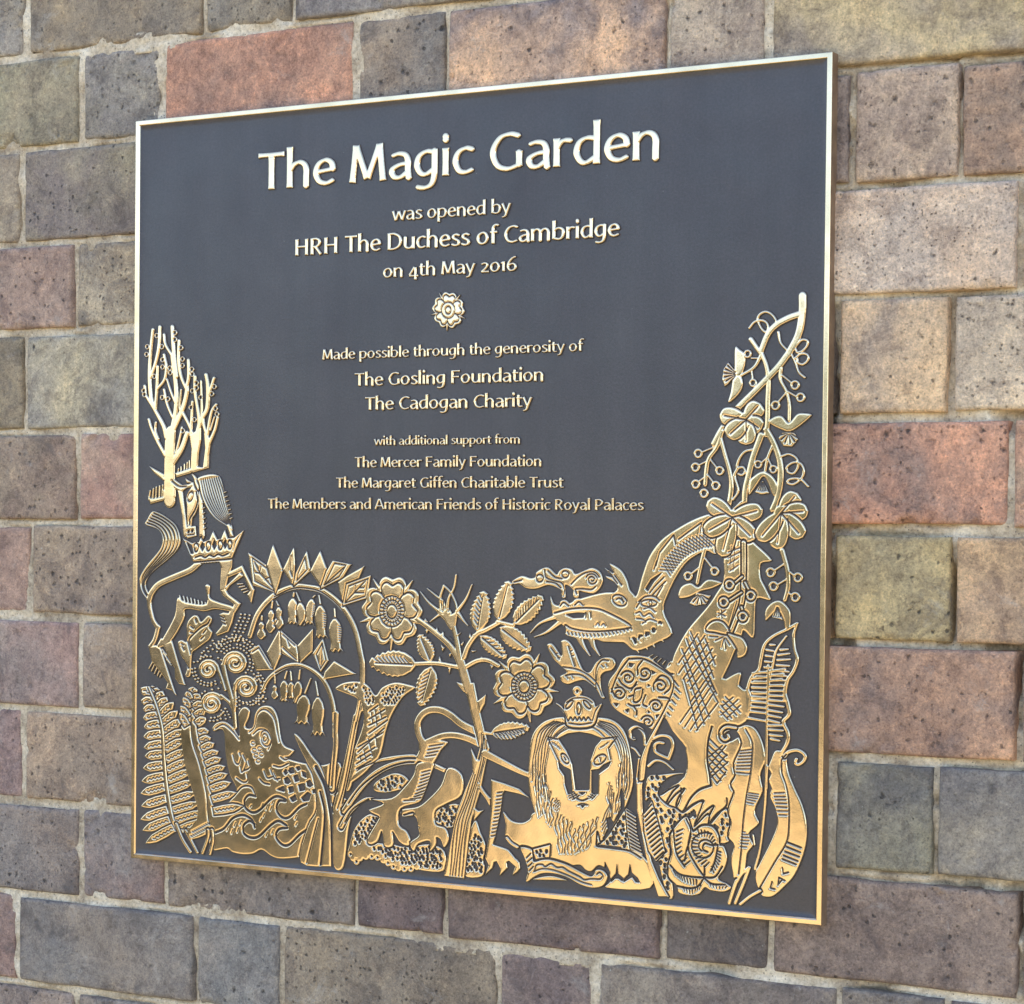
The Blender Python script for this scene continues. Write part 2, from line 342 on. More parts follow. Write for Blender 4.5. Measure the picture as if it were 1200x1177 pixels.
placed = []
first = None
for c in range(len(ZL) - 1):
    zt, zb = ZL[c], ZL[c + 1]
    base = ODD if c % 2 else EVN
    ov = OVR.get(c, [])
    js = list(base)
    if ov:
        js = [j for j in base if j < ov[0] - 40] + ov + [j for j in base if j > ov[-1] + 40]
    js = sorted(js)
    for a, b in zip(js[:-1], js[1:]):
        seed = int(abs(a * 7 + c * 131)) % 9973
        rr = random.Random(seed)
        vis = -470 < b and a < 500 and -470 < zt and zb < 460 and not (-290 < a and b < 290 and zt < 280 and zb > -270)
        near = vis
        wd = (b - a - BX + rr.uniform(-1.5, 1.5)) / 1000; ht = (zt - zb - BX + rr.uniform(-2, 1.0)) / 1000
        me = brick_mesh(wd, ht, seed, near, rr.choice([0.3, 0.6, 1.0, 1.4]))
        o = obj('brick', me, M_BRICK, wall)
        o.location = Vector(((a + b) / 2000 + rr.uniform(-.0006, .0006), FACE + rr.uniform(-0.0016, 0.0014) - (rr.uniform(0, 0.0028) if a > 240 else 0), (zt + zb) / 2000 + rr.uniform(-.0008, .0008))) - WO
        o.rotation_euler = (rr.uniform(-.006, .006), rr.uniform(-.006, .006), rr.uniform(-.006, .006))
        key = (c, a)
        if key in COL: c1, c2 = COL[key]
        else:
            pal = [((128, 112, 104), (112, 104, 108)), ((138, 122, 104), (160, 134, 108)), ((112, 106, 108), (128, 114, 104)), ((150, 118, 102), (122, 104, 102))]
            c1, c2 = rr.choice(pal)
        def tone(col):
            c_ = np.array(lin(col)); g_ = c_.mean(); return [float(x) for x in (g_ + (c_ - g_) * 0.72) * np.array([1.88, 1.67, 1.42])]
        o.color = (*tone(c1), 1); o['patch_colour'] = tone(c2)
        placed.append(((a + b) / 2000, (zt + zb) / 2000, wd, ht))

# mortar: one relief sheet filling the joints, uneven in depth, smeared against some bricks and lost beside others
xs = np.arange(-0.62, 0.66, 0.0017); zs = np.arange(-0.52, 0.50, 0.0017)
X, Z = np.meshgrid(xs, zs)
dep = 0.0026 + 0.0018 * fbm(X, Z, 3, 0.05, 3) + 0.0012 * fbm(X, Z, 77, 0.009, 4, 0.65)
lost = np.clip(fbm(X, Z, 201, 0.045, 4) - 0.10, 0, 1) * np.clip((X - 0.02) / 0.3, 0.12, 1)
dep = dep + 0.034 * lost + 0.0050 * np.clip((X - 0.22) / 0.12, 0, 1) * np.clip(0.5 + 1.2 * fbm(X, Z, 301, 0.08, 3), 0, 1)
edge = np.full_like(X, 1.0)
for (bx, bz, wd, ht) in placed:
    i0, i1 = np.searchsorted(xs, bx - wd / 2 - .012), np.searchsorted(xs, bx + wd / 2 + .012)
    j0, j1 = np.searchsorted(zs, bz - ht / 2 - .012), np.searchsorted(zs, bz + ht / 2 + .012)
    if i0 >= i1 or j0 >= j1: continue
    xx, zz = X[j0:j1, i0:i1], Z[j0:j1, i0:i1]
    d = np.maximum(np.abs(xx - bx) - wd / 2, np.abs(zz - bz) - ht / 2)
    edge[j0:j1, i0:i1] = np.minimum(edge[j0:j1, i0:i1], d)
smear = fbm(X, Z, 55, 0.045, 3)
dep += np.where(smear > 0, -0.0008, 0.0030) * np.clip(1 - np.clip(edge, 0, 1) / 0.0030, 0, 1) * np.clip(np.abs(smear) * 4, 0, 1)
dep = np.where(edge < -0.006, 0.02, dep)
co = np.stack([X, FACE + dep, Z], -1).reshape(-1, 3) - np.array(WO)
r_, c_ = X.shape; i = np.arange((r_ - 1) * (c_ - 1)); a = (i // (c_ - 1)) * c_ + i % (c_ - 1)
keep = (edge[:-1, :-1].ravel() > -0.009)
F = np.stack([a, a + 1, a + c_ + 1, a + c_], 1)[keep]
mo = obj('mortar', np_mesh('mortar', co, F), M_MORTAR, wall)
# the core of the wall, behind the joints and beyond the bricks in view
def box_mesh(name, x0, x1, y0, y1, z0, z1):
    co = [(x, y, z) for x in (x0, x1) for y in (y0, y1) for z in (z0, z1)]
    F = [(0, 1, 3, 2), (4, 6, 7, 5), (0, 4, 5, 1), (2, 3, 7, 6), (0, 2, 6, 4), (1, 5, 7, 3)]
    return np_mesh(name, np.array(co) - np.array(WO), F, False)
def mat_far():
    s = NT('distant_brickwork'); tc = s.n('ShaderNodeTexCoord'); sp = s.n('ShaderNodeSeparateXYZ'); s.l(tc.outputs['Object'], sp.inputs[0])
    cb = s.n('ShaderNodeCombineXYZ'); s.l(sp.outputs[0], cb.inputs[0]); s.l(sp.outputs[2], cb.inputs[1])
    br = s.n('ShaderNodeTexBrick'); s.l(cb.outputs[0], br.inputs['Vector'])
    br.inputs['Scale'].default_value = 1.0; br.inputs['Brick Width'].default_value = 0.19; br.inputs['Row Height'].default_value = 0.078
    br.inputs['Mortar Size'].default_value = 0.005
    br.inputs['Color1'].default_value = (*lin((130, 112, 100)), 1); br.inputs['Color2'].default_value = (*lin((112, 104, 108)), 1)
    br.inputs['Mortar'].default_value = (0.3, 0.27, 0.23, 1)
    s.l(br.outputs['Color'], s.b.inputs['Base Color']); s.b.inputs['Roughness'].default_value = 0.9
    return s.m
MF = mat_far()
obj('wall_core', box_mesh('wall_core', -0.9, 0.985, 0.034, 0.36, -0.60, 0.55), M_MORTAR, wall)
for nm, bx in (('wall_end', (-5, -0.9, 0.012, 0.36, GZ, 1.15)), ('wall_end', (0.985, 6, 0.012, 0.36, GZ, 1.15)),
               ('wall_foot', (-0.9, 0.985, 0.012, 0.36, GZ, -0.60)), ('wall_top', (-0.9, 0.985, 0.012, 0.36, 0.55, 1.15))):
    obj(nm, box_mesh(nm, *bx), MF, wall)
# ------------------------------------------------------------------ plaque: plate, rim, raised lettering and raised garden
PL = 0.0018                                   # the plate lies 1.8 mm behind the rim's front
H0 = Vector((0, PL, -0.3))                    # base of the plaque
plaque = empty('plaque', H0)
plaque['label'] = 'square dark bronze plaque with raised brass lettering and animals, fixed to the brick wall'; plaque['category'] = 'plaque'

def ring_profile(name, prof, m, half=0.3):
    """sweep a profile (inset from the edge, y) round the square"""
    co = []; F = []; n = len(prof)
    for k, (sx, sz) in enumerate(((-1, 1), (1, 1), (1, -1), (-1, -1))):
        for ins, y in prof: co.append((sx * (half - ins), y - PL, sz * (half - ins) + 0.3))
    for k in range(4):
        a, b = k * n, ((k + 1) % 4) * n
        for j in range(n - 1): F.append((a + j, b + j, b + j + 1, a + j + 1))
    me = np_mesh(name, co, F, False)
    return obj(name, me, m, plaque)
M_SIDE = mat_plain('tarnished_brass_edge', [(0.35, (0.16, 0.095, 0.055)), (0.65, (0.26, 0.165, 0.10))], 60, 0.5, 0.0004)
ring_profile('frame_edge', [(0.0006, 0.0115), (0.0, 0.0105), (0.0, 0.0007)], M_SIDE)
ring_profile('frame', [(0.0, 0.0007), (0.0002, 0.0002), (0.0006, 0.0), (0.0034, 0.0), (0.0038, 0.0002), (0.0044, 0.0009)], M_FRAME)
n_ = 60
def plate():
    e = 0.0044
    ins = [0.0, 0.0006, 0.0012, 0.0020, 0.0030, 0.0045]
    t = [v + e for v in ins]
    ax = np.array([-0.3 + v for v in t] + list(np.linspace(-0.285, 0.285, 40)) + [0.3 - v for v in t[::-1]])
    X, Z = np.meshgrid(ax, ax)
    d = np.minimum(0.3 - np.abs(X), 0.3 - np.abs(Z)) - e
    q = np.clip(1 - d / 0.0045, 0, 1)
    Y = -0.0009 * q ** 2 + 0.00010 * fbm(X, Z, 12, 0.12, 2)
    co = np.stack([X, Y, Z + 0.3], -1).reshape(-1, 3); c_ = len(ax)
    i = np.arange((c_ - 1) ** 2); a = (i // (c_ - 1)) * c_ + i % (c_ - 1)
    return obj('plate', np_mesh('plate', co, np.stack([a, a + 1, a + c_ + 1, a + c_], 1)), M_PLATE, plaque)
plate()

# ---- signed distance drawing board (mm): positive inside metal
class Board:
    def __init__(s, x0, x1, z0, z1, cell):
        s.c = cell; s.xs = np.arange(x0, x1 + cell, cell, dtype=np.float32); s.zs = np.arange(z0, z1 + cell, cell, dtype=np.float32)
        s.f = np.full((len(s.zs), len(s.xs)), -9, np.float32); s.own = np.zeros(s.f.shape, np.int16); s.cur = 1; s.grow = 0.13 if cell > 0.3 else 0.05
    def win(s, P, m):
        a = max(0, int((P[:, 0].min() - m - s.xs[0]) / s.c)); b = min(len(s.xs), int((P[:, 0].max() + m - s.xs[0]) / s.c) + 2)
        c = max(0, int((P[:, 1].min() - m - s.zs[0]) / s.c)); d = min(len(s.zs), int((P[:, 1].max() + m - s.zs[0]) / s.c) + 2)
        return slice(c, d), slice(a, b)
    def grid(s, w):
        return np.meshgrid(s.xs[w[1]], s.zs[w[0]])
    def sd_stroke(s, P, R, flat=False):
        rm = float(np.max(R)); w = s.win(P, rm + 2.2); X, Z = s.grid(w)
        if X.size == 0: return w, None
        best = np.full(X.shape, -9, np.float32); n = len(P) - 1
        for i in range(n):
            ax, az = P[i]; bx, bz = P[i + 1]; dx, dz = bx - ax, bz - az; L2 = dx * dx + dz * dz + 1e-9
            m = max(R[i], R[i + 1]) + 2.2
            i0 = np.searchsorted(s.xs[w[1]], min(ax, bx) - m); i1 = np.searchsorted(s.xs[w[1]], max(ax, bx) + m)
            j0 = np.searchsorted(s.zs[w[0]], min(az, bz) - m); j1 = np.searchsorted(s.zs[w[0]], max(az, bz) + m)
            if i0 >= i1 or j0 >= j1: continue
            x = X[j0:j1, i0:i1] - ax; z = Z[j0:j1, i0:i1] - az
            t = (x * dx + z * dz) / L2; tc = np.clip(t, 0, 1)
            sd = R[i] + (R[i + 1] - R[i]) * tc - np.hypot(x - tc * dx, z - tc * dz)
            if flat and (i == 0 or i == n - 1):
                L = math.sqrt(L2)
                if i == 0: sd = np.minimum(sd, np.where(t < 0.5, t * L, 9))
                if i == n - 1: sd = np.minimum(sd, np.where(t > 0.5, (1 - t) * L, 9))
            best[j0:j1, i0:i1] = np.maximum(best[j0:j1, i0:i1], sd)
        return w, best
    def sd_poly(s, P):
        w = s.win(P, 2.2); X, Z = s.grid(w)
        if X.size == 0: return w, None
        d2 = np.full(X.shape, 81, np.float32); ins = np.zeros(X.shape, bool); n = len(P)
        for i in range(n):
            ax, az = P[i]; bx, bz = P[(i + 1) % n]; dx, dz = bx - ax, bz - az; L2 = dx * dx + dz * dz + 1e-9
            x = X - ax; z = Z - az
            t = np.clip((x * dx + z * dz) / L2, 0, 1)
            np.minimum(d2, (x - t * dx) ** 2 + (z - t * dz) ** 2, out=d2)
            if az != bz:
                ins ^= ((Z >= min(az, bz)) & (Z < max(az, bz)) & (X < ax + (Z - az) * dx / dz))
        d = np.sqrt(d2); return w, np.where(ins, d, -d)
    def add(s, w, sd, gap=0.0, clip=False):
        if sd is None: return
        F = s.f[w]; sd = sd + s.grow
        if gap: F = np.minimum(F, -(sd + gap))
        o = s.own[w]; o[sd >= np.maximum(F, -1.0)] = s.cur
        s.f[w] = np.maximum(F, sd)
    def cut(s, w, sd):
        if sd is None: return
        s.f[w] = np.minimum(s.f[w], -sd)
    def height(s, top=1.72):
        d = s.f
        xs_ = [-9, -0.34, -0.10, 0.14, 0.28, 0.60, 1.5, 9]
        ys_ = [-0.5, -0.42, 0.35, 1.32, 1.58, 1.66, top, top]
        h = np.interp(d, xs_, ys_).astype(np.float32)
        k = np.array([0.10, 0.80, 0.10], np.float32)
        for _ in range(1):
            h[1:-1] = k[0] * h[:-2] + k[1] * h[1:-1] + k[2] * h[2:]
            h[:, 1:-1] = k[0] * h[:, :-2] + k[1] * h[:, 1:-1] + k[2] * h[:, 2:]
        return h
    def meshes(s, names, dome=0.0):
        h = s.height(); f = s.f
        fm = np.maximum(np.maximum(f[:-1, :-1], f[1:, :-1]), np.maximum(f[:-1, 1:], f[1:, 1:]))
        X, Z = np.meshgrid(s.xs, s.zs)
        h = h + dome * vnoise(X, Z, 91, 26.0)
        ow = s.own[:-1, :-1].copy(); 
        # a border cell outside the metal goes to the nearest owner at one of its corners
        for alt in (s.own[1:, :-1], s.own[:-1, 1:], s.own[1:, 1:]): ow = np.where(ow == 0, alt, ow)
        R_, C_ = f.shape; out = []
        for k, (nm, lab) in names.items():
            jj, ii = np.nonzero((ow == k) & (fm > -0.55))
            if len(jj) == 0: continue
            a = jj * C_ + ii; Q = np.stack([a, a + 1, a + C_ + 1, a + C_], 1)
            u, inv = np.unique(Q.ravel(), return_inverse=True)
            co = np.stack([X.ravel()[u] / 1000, -h.ravel()[u] / 1000, Z.ravel()[u] / 1000], 1)
            out.append((nm, lab, co, inv.reshape(-1, 4), np.clip((f.ravel()[u] + 0.16) / 0.50, 0, 1)))
        return out

def polished(me, v):
    a = me.attributes.new('polish', 'FLOAT', 'POINT'); a.data.foreach_set('value', v.astype(np.float32)); return me

def catmull(P, n=6, closed=False):
    P = np.asarray(P, float)
    if len(P) < 3: return P
    if closed: Q = np.vstack([P[-1], P, P[0], P[1]])
    else: Q = np.vstack([2 * P[0] - P[1], P, 2 * P[-1] - P[-2]])
    out = []
    for i in range(1, len(Q) - 2):
        p0, p1, p2, p3 = Q[i - 1:i + 3]
        for t in np.linspace(0, 1, n, endpoint=False):
            out.append(0.5 * ((2 * p1) + (-p0 + p2) * t + (2 * p0 - 5 * p1 + 4 * p2 - p3) * t * t + (-p0 + 3 * p1 - 3 * p2 + p3) * t ** 3))
    if not closed: out.append(Q[-2])
    return np.array(out)

# ---- lettering: a humanist pen alphabet (x-height 50, capitals 68)
GLY = {
 'T': (55, 'l 2 64 53 64|l 28 62 28 0'), 'h': (52, 'l 9 76 9 0|s 9 32 17 42 27 46 36 43 41 34 41 18 41 0'),
 'n': (52, 'l 9 50 9 0|s 9 32 17 42 27 46 36 43 41 34 41 18 41 0'),
 'm': (82, 'l 9 50 9 0|s 9 32 16 42 25 46 34 43 39 34 39 18 39 0|s 39 32 47 42 56 46 65 43 70 34 70 18 70 0'),
 'e': (47, 'l 9 25 41 29|s 41 28 38 40 27 46 14 40 8 25 14 9 28 4 42 9'),
 'M': (73, 'l 7 0 14 68|l 14 66 35 6|l 36 6 58 66|l 58 68 65 0'),
 'a': (47, 's 9 43 21 46 33 43 38 33 38 18 40 0|s 38 28 22 26 9 18 12 6 24 4 38 13'),
 'g': (50, 's 40 44 25 46 12 38 8 23 14 9 25 6 40 15|s 40 50 40 20 39 0 34 -13 22 -18 8 -16'),
 'i': (20, 'l 10 50 10 0|l 10 62.5 10 71'), 'l': (21, 'l 10 76 10 0'),
 'c': (42, 's 39 43 27 46 14 40 8 25 14 8 26 4 39 8'),
 'G': (64, 's 55 60 39 64 21 58 9 36 16 12 34 4 54 9|l 55 34 55 7'),
 'r': (35, 'l 9 50 9 0|s 9 32 15 41 23 45 34 44'),
 'd': (52, 's 42 44 26 46 13 39 8 23 14 8 25 4 42 14|l 42 76 42 0'),
 'o': (52, 'c 26 46 12 38 8 24 13 9 26 4 39 11 44 26 38 41'), '0': (52, 'c 26 46 12 38 8 24 13 9 26 4 39 11 44 26 38 41'),
 'p': (53, 'l 9 50 9 -22|s 9 36 19 44 32 45 43 38 45 25 40 10 28 4 9 8'), 'b': (53, 'l 9 76 9 3|s 9 36 19 44 32 45 43 38 45 25 40 10 28 4 9 8'),
 'y': (46, 'l 4 50 24 4|s 43 50 27 8 19 -12 4 -18'), 'w': (72, 'l 4 50 20 0|l 20 3 36 47|l 36 47 53 3|l 52 0 69 50'),
 's': (39, 's 34 42 22 46 12 41 12 32 22 26 32 19 32 8 20 4 6 8'),
 'u': (53, 's 10 50 10 20 14 8 25 4 35 7 43 17|l 43 50 43 0'),
 'H': (67, 'l 12 68 12 0|l 54 68 54 0|l 12 36 54 36'), 'R': (58, 'l 11 68 11 0|s 11 64 30 64 42 56 41 42 28 33 11 33|l 25 33 49 0'),
 'D': (66, 'l 10 68 10 0|s 10 64 32 63 51 52 57 34 50 15 31 5 10 4'), 'C': (57, 's 54 60 38 64 20 57 9 36 16 12 34 4 54 9'),
 'F': (50, 'l 10 68 10 0|l 10 64 46 64|l 10 35 42 35'), 'A': (62, 'l 3 0 29 68|l 31 68 59 0|l 14 22 48 22'),
 'P': (54, 'l 10 68 10 0|s 10 64 31 64 45 54 44 40 30 29 10 29'),
 'f': (32, 's 35 72 24 73 16 64 15 48 15 0|l 3 46 31 46'), 't': (34, 's 14 62 14 30 15 10 22 4 33 5|l 3 46 32 46'),
 '4': (52, 'l 36 46 36 -18|l 32 47 6 5|l 5 3 50 3'), '2': (46, 's 8 41 20 46 33 42 34 31 24 18 7 4|l 6 4 42 4'),
 '1': (28, 'l 15 50 15 0|l 5 41 15 47'), '6': (52, 's 44 70 26 61 11 40 9 18 18 5 32 5 43 14 42 28 30 36 12 30'),
}
def glyph_mesh(ch, xh, cell, wx):
    s = xh / 50.0; B = Board(-6, (GLY[ch][0] + 6) * s * wx + 2, -26 * s - 2, 80 * s + 2, cell)
    for st in GLY[ch][1].split('|'):
        k, *v = st.split(); v = np.array([float(q) for q in v]).reshape(-1, 2)
        P = v if k == 'l' else catmull(v, 7, k == 'c')
        if k == 'c': P = np.vstack([P, P[0]])
        dx = np.gradient(P[:, 0]) if len(P) > 2 else np.full(2, P[1, 0] - P[0, 0])
        dz = np.gradient(P[:, 1]) if len(P) > 2 else np.full(2, P[1, 1] - P[0, 1])
        th = np.arctan2(dz, dx); hw = (6.3 if xh > 15 else 7.1) * (0.62 + 0.38 * np.abs(np.sin(th - math.radians(14))))
        if k == 'l' and len(P) == 2:                                       # a little flare at the ends of stems
            P = np.array([P[0] + (P[1] - P[0]) * t for t in (0, 0.14, 0.5, 0.86, 1)]); hw = hw[0] * np.array([1.16, 1.02, 0.97, 1.02, 1.16])
        P = P * s; P[:, 0] *= wx; R = hw * s
        w, sd = B.sd_stroke(P, R, flat=(k != 'c'))
        B.add(w, sd)
    if s < 0.2: B.f += 0.06
    r = B.meshes({1: ('letter', None)})
    nm, lab, co, F, po = r[0]
    return polished(np_mesh('letter', co, F), po)
LINES = [("The Magic Garden", -177.9, 173.4, 236.0, 21.2, 0.34), ("was opened by", -53.5, 49.5, 205.0, 7.6, 0.26),
         ("HRH The Duchess of Cambridge", -143.2, 139.7, 182.9, 9.6, 0.26), ("on 4th May 2016", -61.5, 55.6, 162.1, 7.6, 0.26),
         ("Made possible through the generosity of", -116.3, 110.7, 101.2, 6.1, 0.26), ("The Gosling Foundation", -86.5, 79.0, 80.2, 7.4, 0.26),
         ("The Cadogan Charity", -76.8, 69.0, 61.6, 7.4, 0.26), ("with additional support from", -68.1, 59.6, 34.6, 5.0, 0.26),
         ("The Mercer Family Foundation", -85.9, 77.8, 17.7, 6.0, 0.26), ("The Margaret Giffen Charitable Trust", -102.8, 96.0, 2.0, 6.0, 0.26),
         ("The Members and American Friends of Historic Royal Palaces", -166.8, 160.9, -14.3, 6.0, 0.26)]
GC = {}
for txt, xa, xb, zb, xh, cell in LINES:
    s = xh / 50.0
    adv = [24 if ch == ' ' else GLY[ch][0] for ch in txt]
    nat = sum(adv) * s; wx = (xb - xa) / nat
    le = empty('text_line', (0, 0, 0), plaque)
    x = xa - 3 * s * wx
    wxr = round(wx, 3)
    for ch, a in zip(txt, adv):
        if ch != ' ':
            key = (ch, xh, wxr)
            if key not in GC: GC[key] = glyph_mesh(ch, xh, cell, wxr)
            obj('letter', GC[key], M_REL, le, (x / 1000, 0, zb / 1000 + 0.3))
        x += a * s * wx

# ---- the garden: drawn on one board so that neighbours meet edge to edge; each motif is cut out of it as its own part
BD = Board(-296, 296, -296, 152, 0.35)
NAMES = {}; NID = {}
T = [0, 0, 5.885]
def mm(P):
    P = np.asarray(P, float).reshape(-1, 2)
    x, z = on_wall(T[0] + P[:, 0] / T[2], T[1] + P[:, 1] / T[2], 0.0); return np.stack([x * 1000, z * 1000], 1)
def sc(P):
    P = np.asarray(P, float).reshape(-1, 2); c = P.mean(0)
    q = mm([c, c + [20, 0], c + [0, 20]]); a, b = q[1] - q[0], q[2] - q[0]
    return math.sqrt(abs(a[0] * b[1] - a[1] * b[0])) / 20
def owner(nm):
    if nm not in NID: NID[nm] = len(NID) + 1; NAMES[NID[nm]] = (nm.split()[0], None)
    BD.cur = NID[nm]
def stroke(P, w0, w1=None, gap=0, mode='+', smooth=True):
    P = np.asarray(P, float).reshape(-1, 2); k = sc(P)
    Q = mm(catmull(P, 5) if smooth and len(P) > 2 else P); w1 = w0 if w1 is None else w1
    L = np.concatenate([[0], np.cumsum(np.hypot(*(Q[1:] - Q[:-1]).T))]); R = (w0 + (w1 - w0) * L / (L[-1] + 1e-9)) / 2 * k * (1.0 if mode == '+' else 0.92)
    w, sd = BD.sd_stroke(Q, R)
    if mode == '+': BD.add(w, sd, gap * k)
    else: BD.cut(w, sd - 0.10)
def poly(P, gap=0, mode='+', smooth=False):
    P = np.asarray(P, float).reshape(-1, 2); k = sc(P)
    Q = mm(catmull(P, 4, True) if smooth else P); w, sd = BD.sd_poly(Q)
    if mode == '+': BD.add(w, sd, gap * k)
    else: BD.cut(w, sd)
def inside(P, x, y):
    n = len(P); c = False
    for i in range(n):
        x1, y1 = P[i]; x2, y2 = P[(i + 1) % n]
        if (y1 > y) != (y2 > y) and x < (x2 - x1) * (y - y1) / (y2 - y1) + x1: c = not c
    return c
def resample(P, n):
    P = catmull(np.asarray(P, float).reshape(-1, 2), 8)
    L = np.concatenate([[0], np.cumsum(np.hypot(*(P[1:] - P[:-1]).T))]); t = np.linspace(0, L[-1], n)
    return np.stack([np.interp(t, L, P[:, 0]), np.interp(t, L, P[:, 1])], 1)
def ringo(cx, cy, r, w, mode='+', gap=0, ry=None, rot=0):
    a = np.linspace(0, 2 * math.pi, 17); ry = r if ry is None else ry
    x = r * np.cos(a); y = ry * np.sin(a); c, s_ = math.cos(math.radians(rot)), math.sin(math.radians(rot))
    stroke(np.stack([cx + x * c - y * s_, cy + x * s_ + y * c], 1), w, w, gap, mode, False)
def blob(cx, cy, r, mode='+', gap=0):
    k = sc([[cx, cy]]); q = mm([[cx, cy]]); w, sd = BD.sd_stroke(np.vstack([q, q + 0.01]), np.array([r * k, r * k]))
    BD.add(w, sd, gap * k) if mode == '+' else BD.cut(w, sd)
def spiral(cx, cy, R0, R1, a0, turns, w, mode='+', gap=0, d=1, w1=None):
    t = np.linspace(0, 1, int(abs(turns) * 14) + 2); a = math.radians(a0) + d * 2 * math.pi * turns * t; r = R0 + (R1 - R0) * t
    stroke(np.stack([cx + r * np.cos(a), cy + r * np.sin(a)], 1), w, w1, gap, mode, False)
def dots(P, pitch, r, mode='-', jit=0.35, el=1.6):
    P = np.asarray(P, float).reshape(-1, 2); rr = random.Random(int(P.sum()))
    y = P[:, 1].min(); k = 0
    while y < P[:, 1].max():
        x = P[:, 0].min() + (k % 2) * pitch / 2
        while x < P[:, 0].max():
            px, py = x + rr.uniform(-1, 1) * pitch * jit, y + rr.uniform(-1, 1) * pitch * jit
            if inside(P, px, py):
                a = rr.uniform(0.9, 1.9); L = r * rr.uniform(0.2, el)
                stroke([px - L * math.cos(a) / 2, py - L * math.sin(a) / 2, px + L * math.cos(a) / 2, py + L * math.sin(a) / 2], 2 * r * rr.uniform(.8, 1.15), None, 0, mode)
            x += pitch
        y += pitch * 0.86; k += 1
def along(A, B, n, w, mode='-', wig=0.0):
    """n lines running the way of A and B, spread between them"""
    A = resample(A, 14); B = resample(B, 14)
    for i in range(n):
        t = i / (n - 1) if n > 1 else 0.5
        P = A * (1 - t) + B * t
        if wig: P[:, 0] += wig * np.sin(np.arange(14) * 1.1 + i * 1.7)
        stroke(P, w, w * 0.8, 0, mode, True)
def ticks(A, B, n, w, mode='-', w1=None):
    A = resample(A, n); B = resample(B, n)
    for p, q in zip(A, B): stroke([p[0], p[1], q[0], q[1]], w, w1, 0, mode)
def leaf(bx, by, tx, ty, wd, veins=0, side=0, gap=0, rib=8, serr=True):
    b = np.array([bx, by], float); t = np.array([tx, ty], float); d = t - b; L = np.hypot(*d); u = d / L; n = np.array([-u[1], u[0]])
    pts = []
    N = 9
    for sgn in (1, -1):
        seq = []
        for i in range(N + 1):
            s_ = i / N; wv = wd / 2 * (math.sin(math.pi * min(1, s_ ** 0.8)) ** 0.8)
            seq.append(b + u * L * s_ + n * sgn * wv)
            if serr and 0 < i < N: seq.append(b + u * L * (s_ + 0.05) + n * sgn * (wv + 9))
        pts += seq if sgn == 1 else seq[::-1]
    poly(np.array(pts), gap)
    if rib: stroke([*(b + u * L * .1), *(b + u * L * .86)], rib, rib * .7, 0, '-')
    for i in range(veins):
        s_ = 0.16 + 0.6 * i / max(1, veins - 1); p = b + u * L * s_
        for sg in ((1, -1) if side == 0 else (side,)):
            q = p + u * L * 0.12 + n * sg * wd * 0.30 * math.sin(math.pi * min(1, s_ + .12)) ** .6
            stroke([*p, *q], 6, 4, 0, '-')
def bell(ax, ay, x0, y0, x1, y1, wd, gap=0, flare=True, serr=0):
    stroke([ax, ay, x0, y0], 9, 14, gap)
    p = np.array([x0, y0], float); q = np.array([x1, y1], float); d = q - p; L = np.hypot(*d); u = d / L; n = np.array([-u[1], u[0]])
    prof = [(0, .12), (.12, .36), (.3, .5), (.5, .48), (.72, .36), (.86, .40), (1.0, .62)] if flare else [(0, .1), (.15, .3), (.3, .3), (.42, .24), (.6, .45), (.8, .5), (1, .1)]
    A = [p + u * L * a + n * wd * b for a, b in prof]; C = [p + u * L * a - n * wd * b for a, b in prof]
    bot = []
    if flare:
        for i in range(1, 6): bot.append(p + u * L * (1.0 if i % 2 == 0 else .90) + n * wd * (.62 - 1.24 * i / 6)); 
    poly(np.array(A + bot + C[::-1]), max(gap, 5))
    if serr:
        for i in range(7):
            a = .25 + .07 * i; e = p + u * L * a - n * wd * .55
            stroke([*e, *(e + n * wd * .25 - u * 8)], 6, 4, 0, '-')
def lobes(cx, cy, tips, wd, gap=0, vein=8):
    for tx, ty in tips:
        d = np.array([tx - cx, ty - cy], float); L = np.hypot(*d); u = d / L; n = np.array([-u[1], u[0]]); c = np.array([cx, cy], float)
        A = [(0, .16), (.30, .42), (.65, .5), (.93, .36), (1.03, 0)]
        P = [c + u * L * a + n * wd * b for a, b in A] + [c + u * L * a - n * wd * b for a, b in A[::-1]]
        poly(np.array(P), gap, '+', True)
    blob(cx, cy, wd * .42)
    for tx, ty in tips: stroke([cx, cy, cx + (tx - cx) * .84, cy + (ty - cy) * .84], vein, vein * .7, 0, '-')
def fan(P, cx, cy, n=5, gap=0):
    P = np.asarray(P, float).reshape(-1, 2); poly(P, gap, '+', False)
    c = np.array([cx, cy], float); m = P.mean(0); far = sorted(P, key=lambda p: -np.hypot(*(p - c)))[:3]
    a = [math.atan2(p[1] - cy, p[0] - cx) for p in P if np.hypot(p[0] - cx, p[1] - cy) > 25]
    am = math.atan2(m[1] - cy, m[0] - cx); dev = max(abs((x - am + math.pi) % (2 * math.pi) - math.pi) for x in a) * .72
    R = max(np.hypot(*(p - c)) for p in P) * .72
    for i in range(n):
        t = am - dev + 2 * dev * i / (n - 1)
        stroke([cx + 14 * math.cos(t), cy + 14 * math.sin(t), cx + R * math.cos(t), cy + R * math.sin(t)], 5, 9, 0, '-')
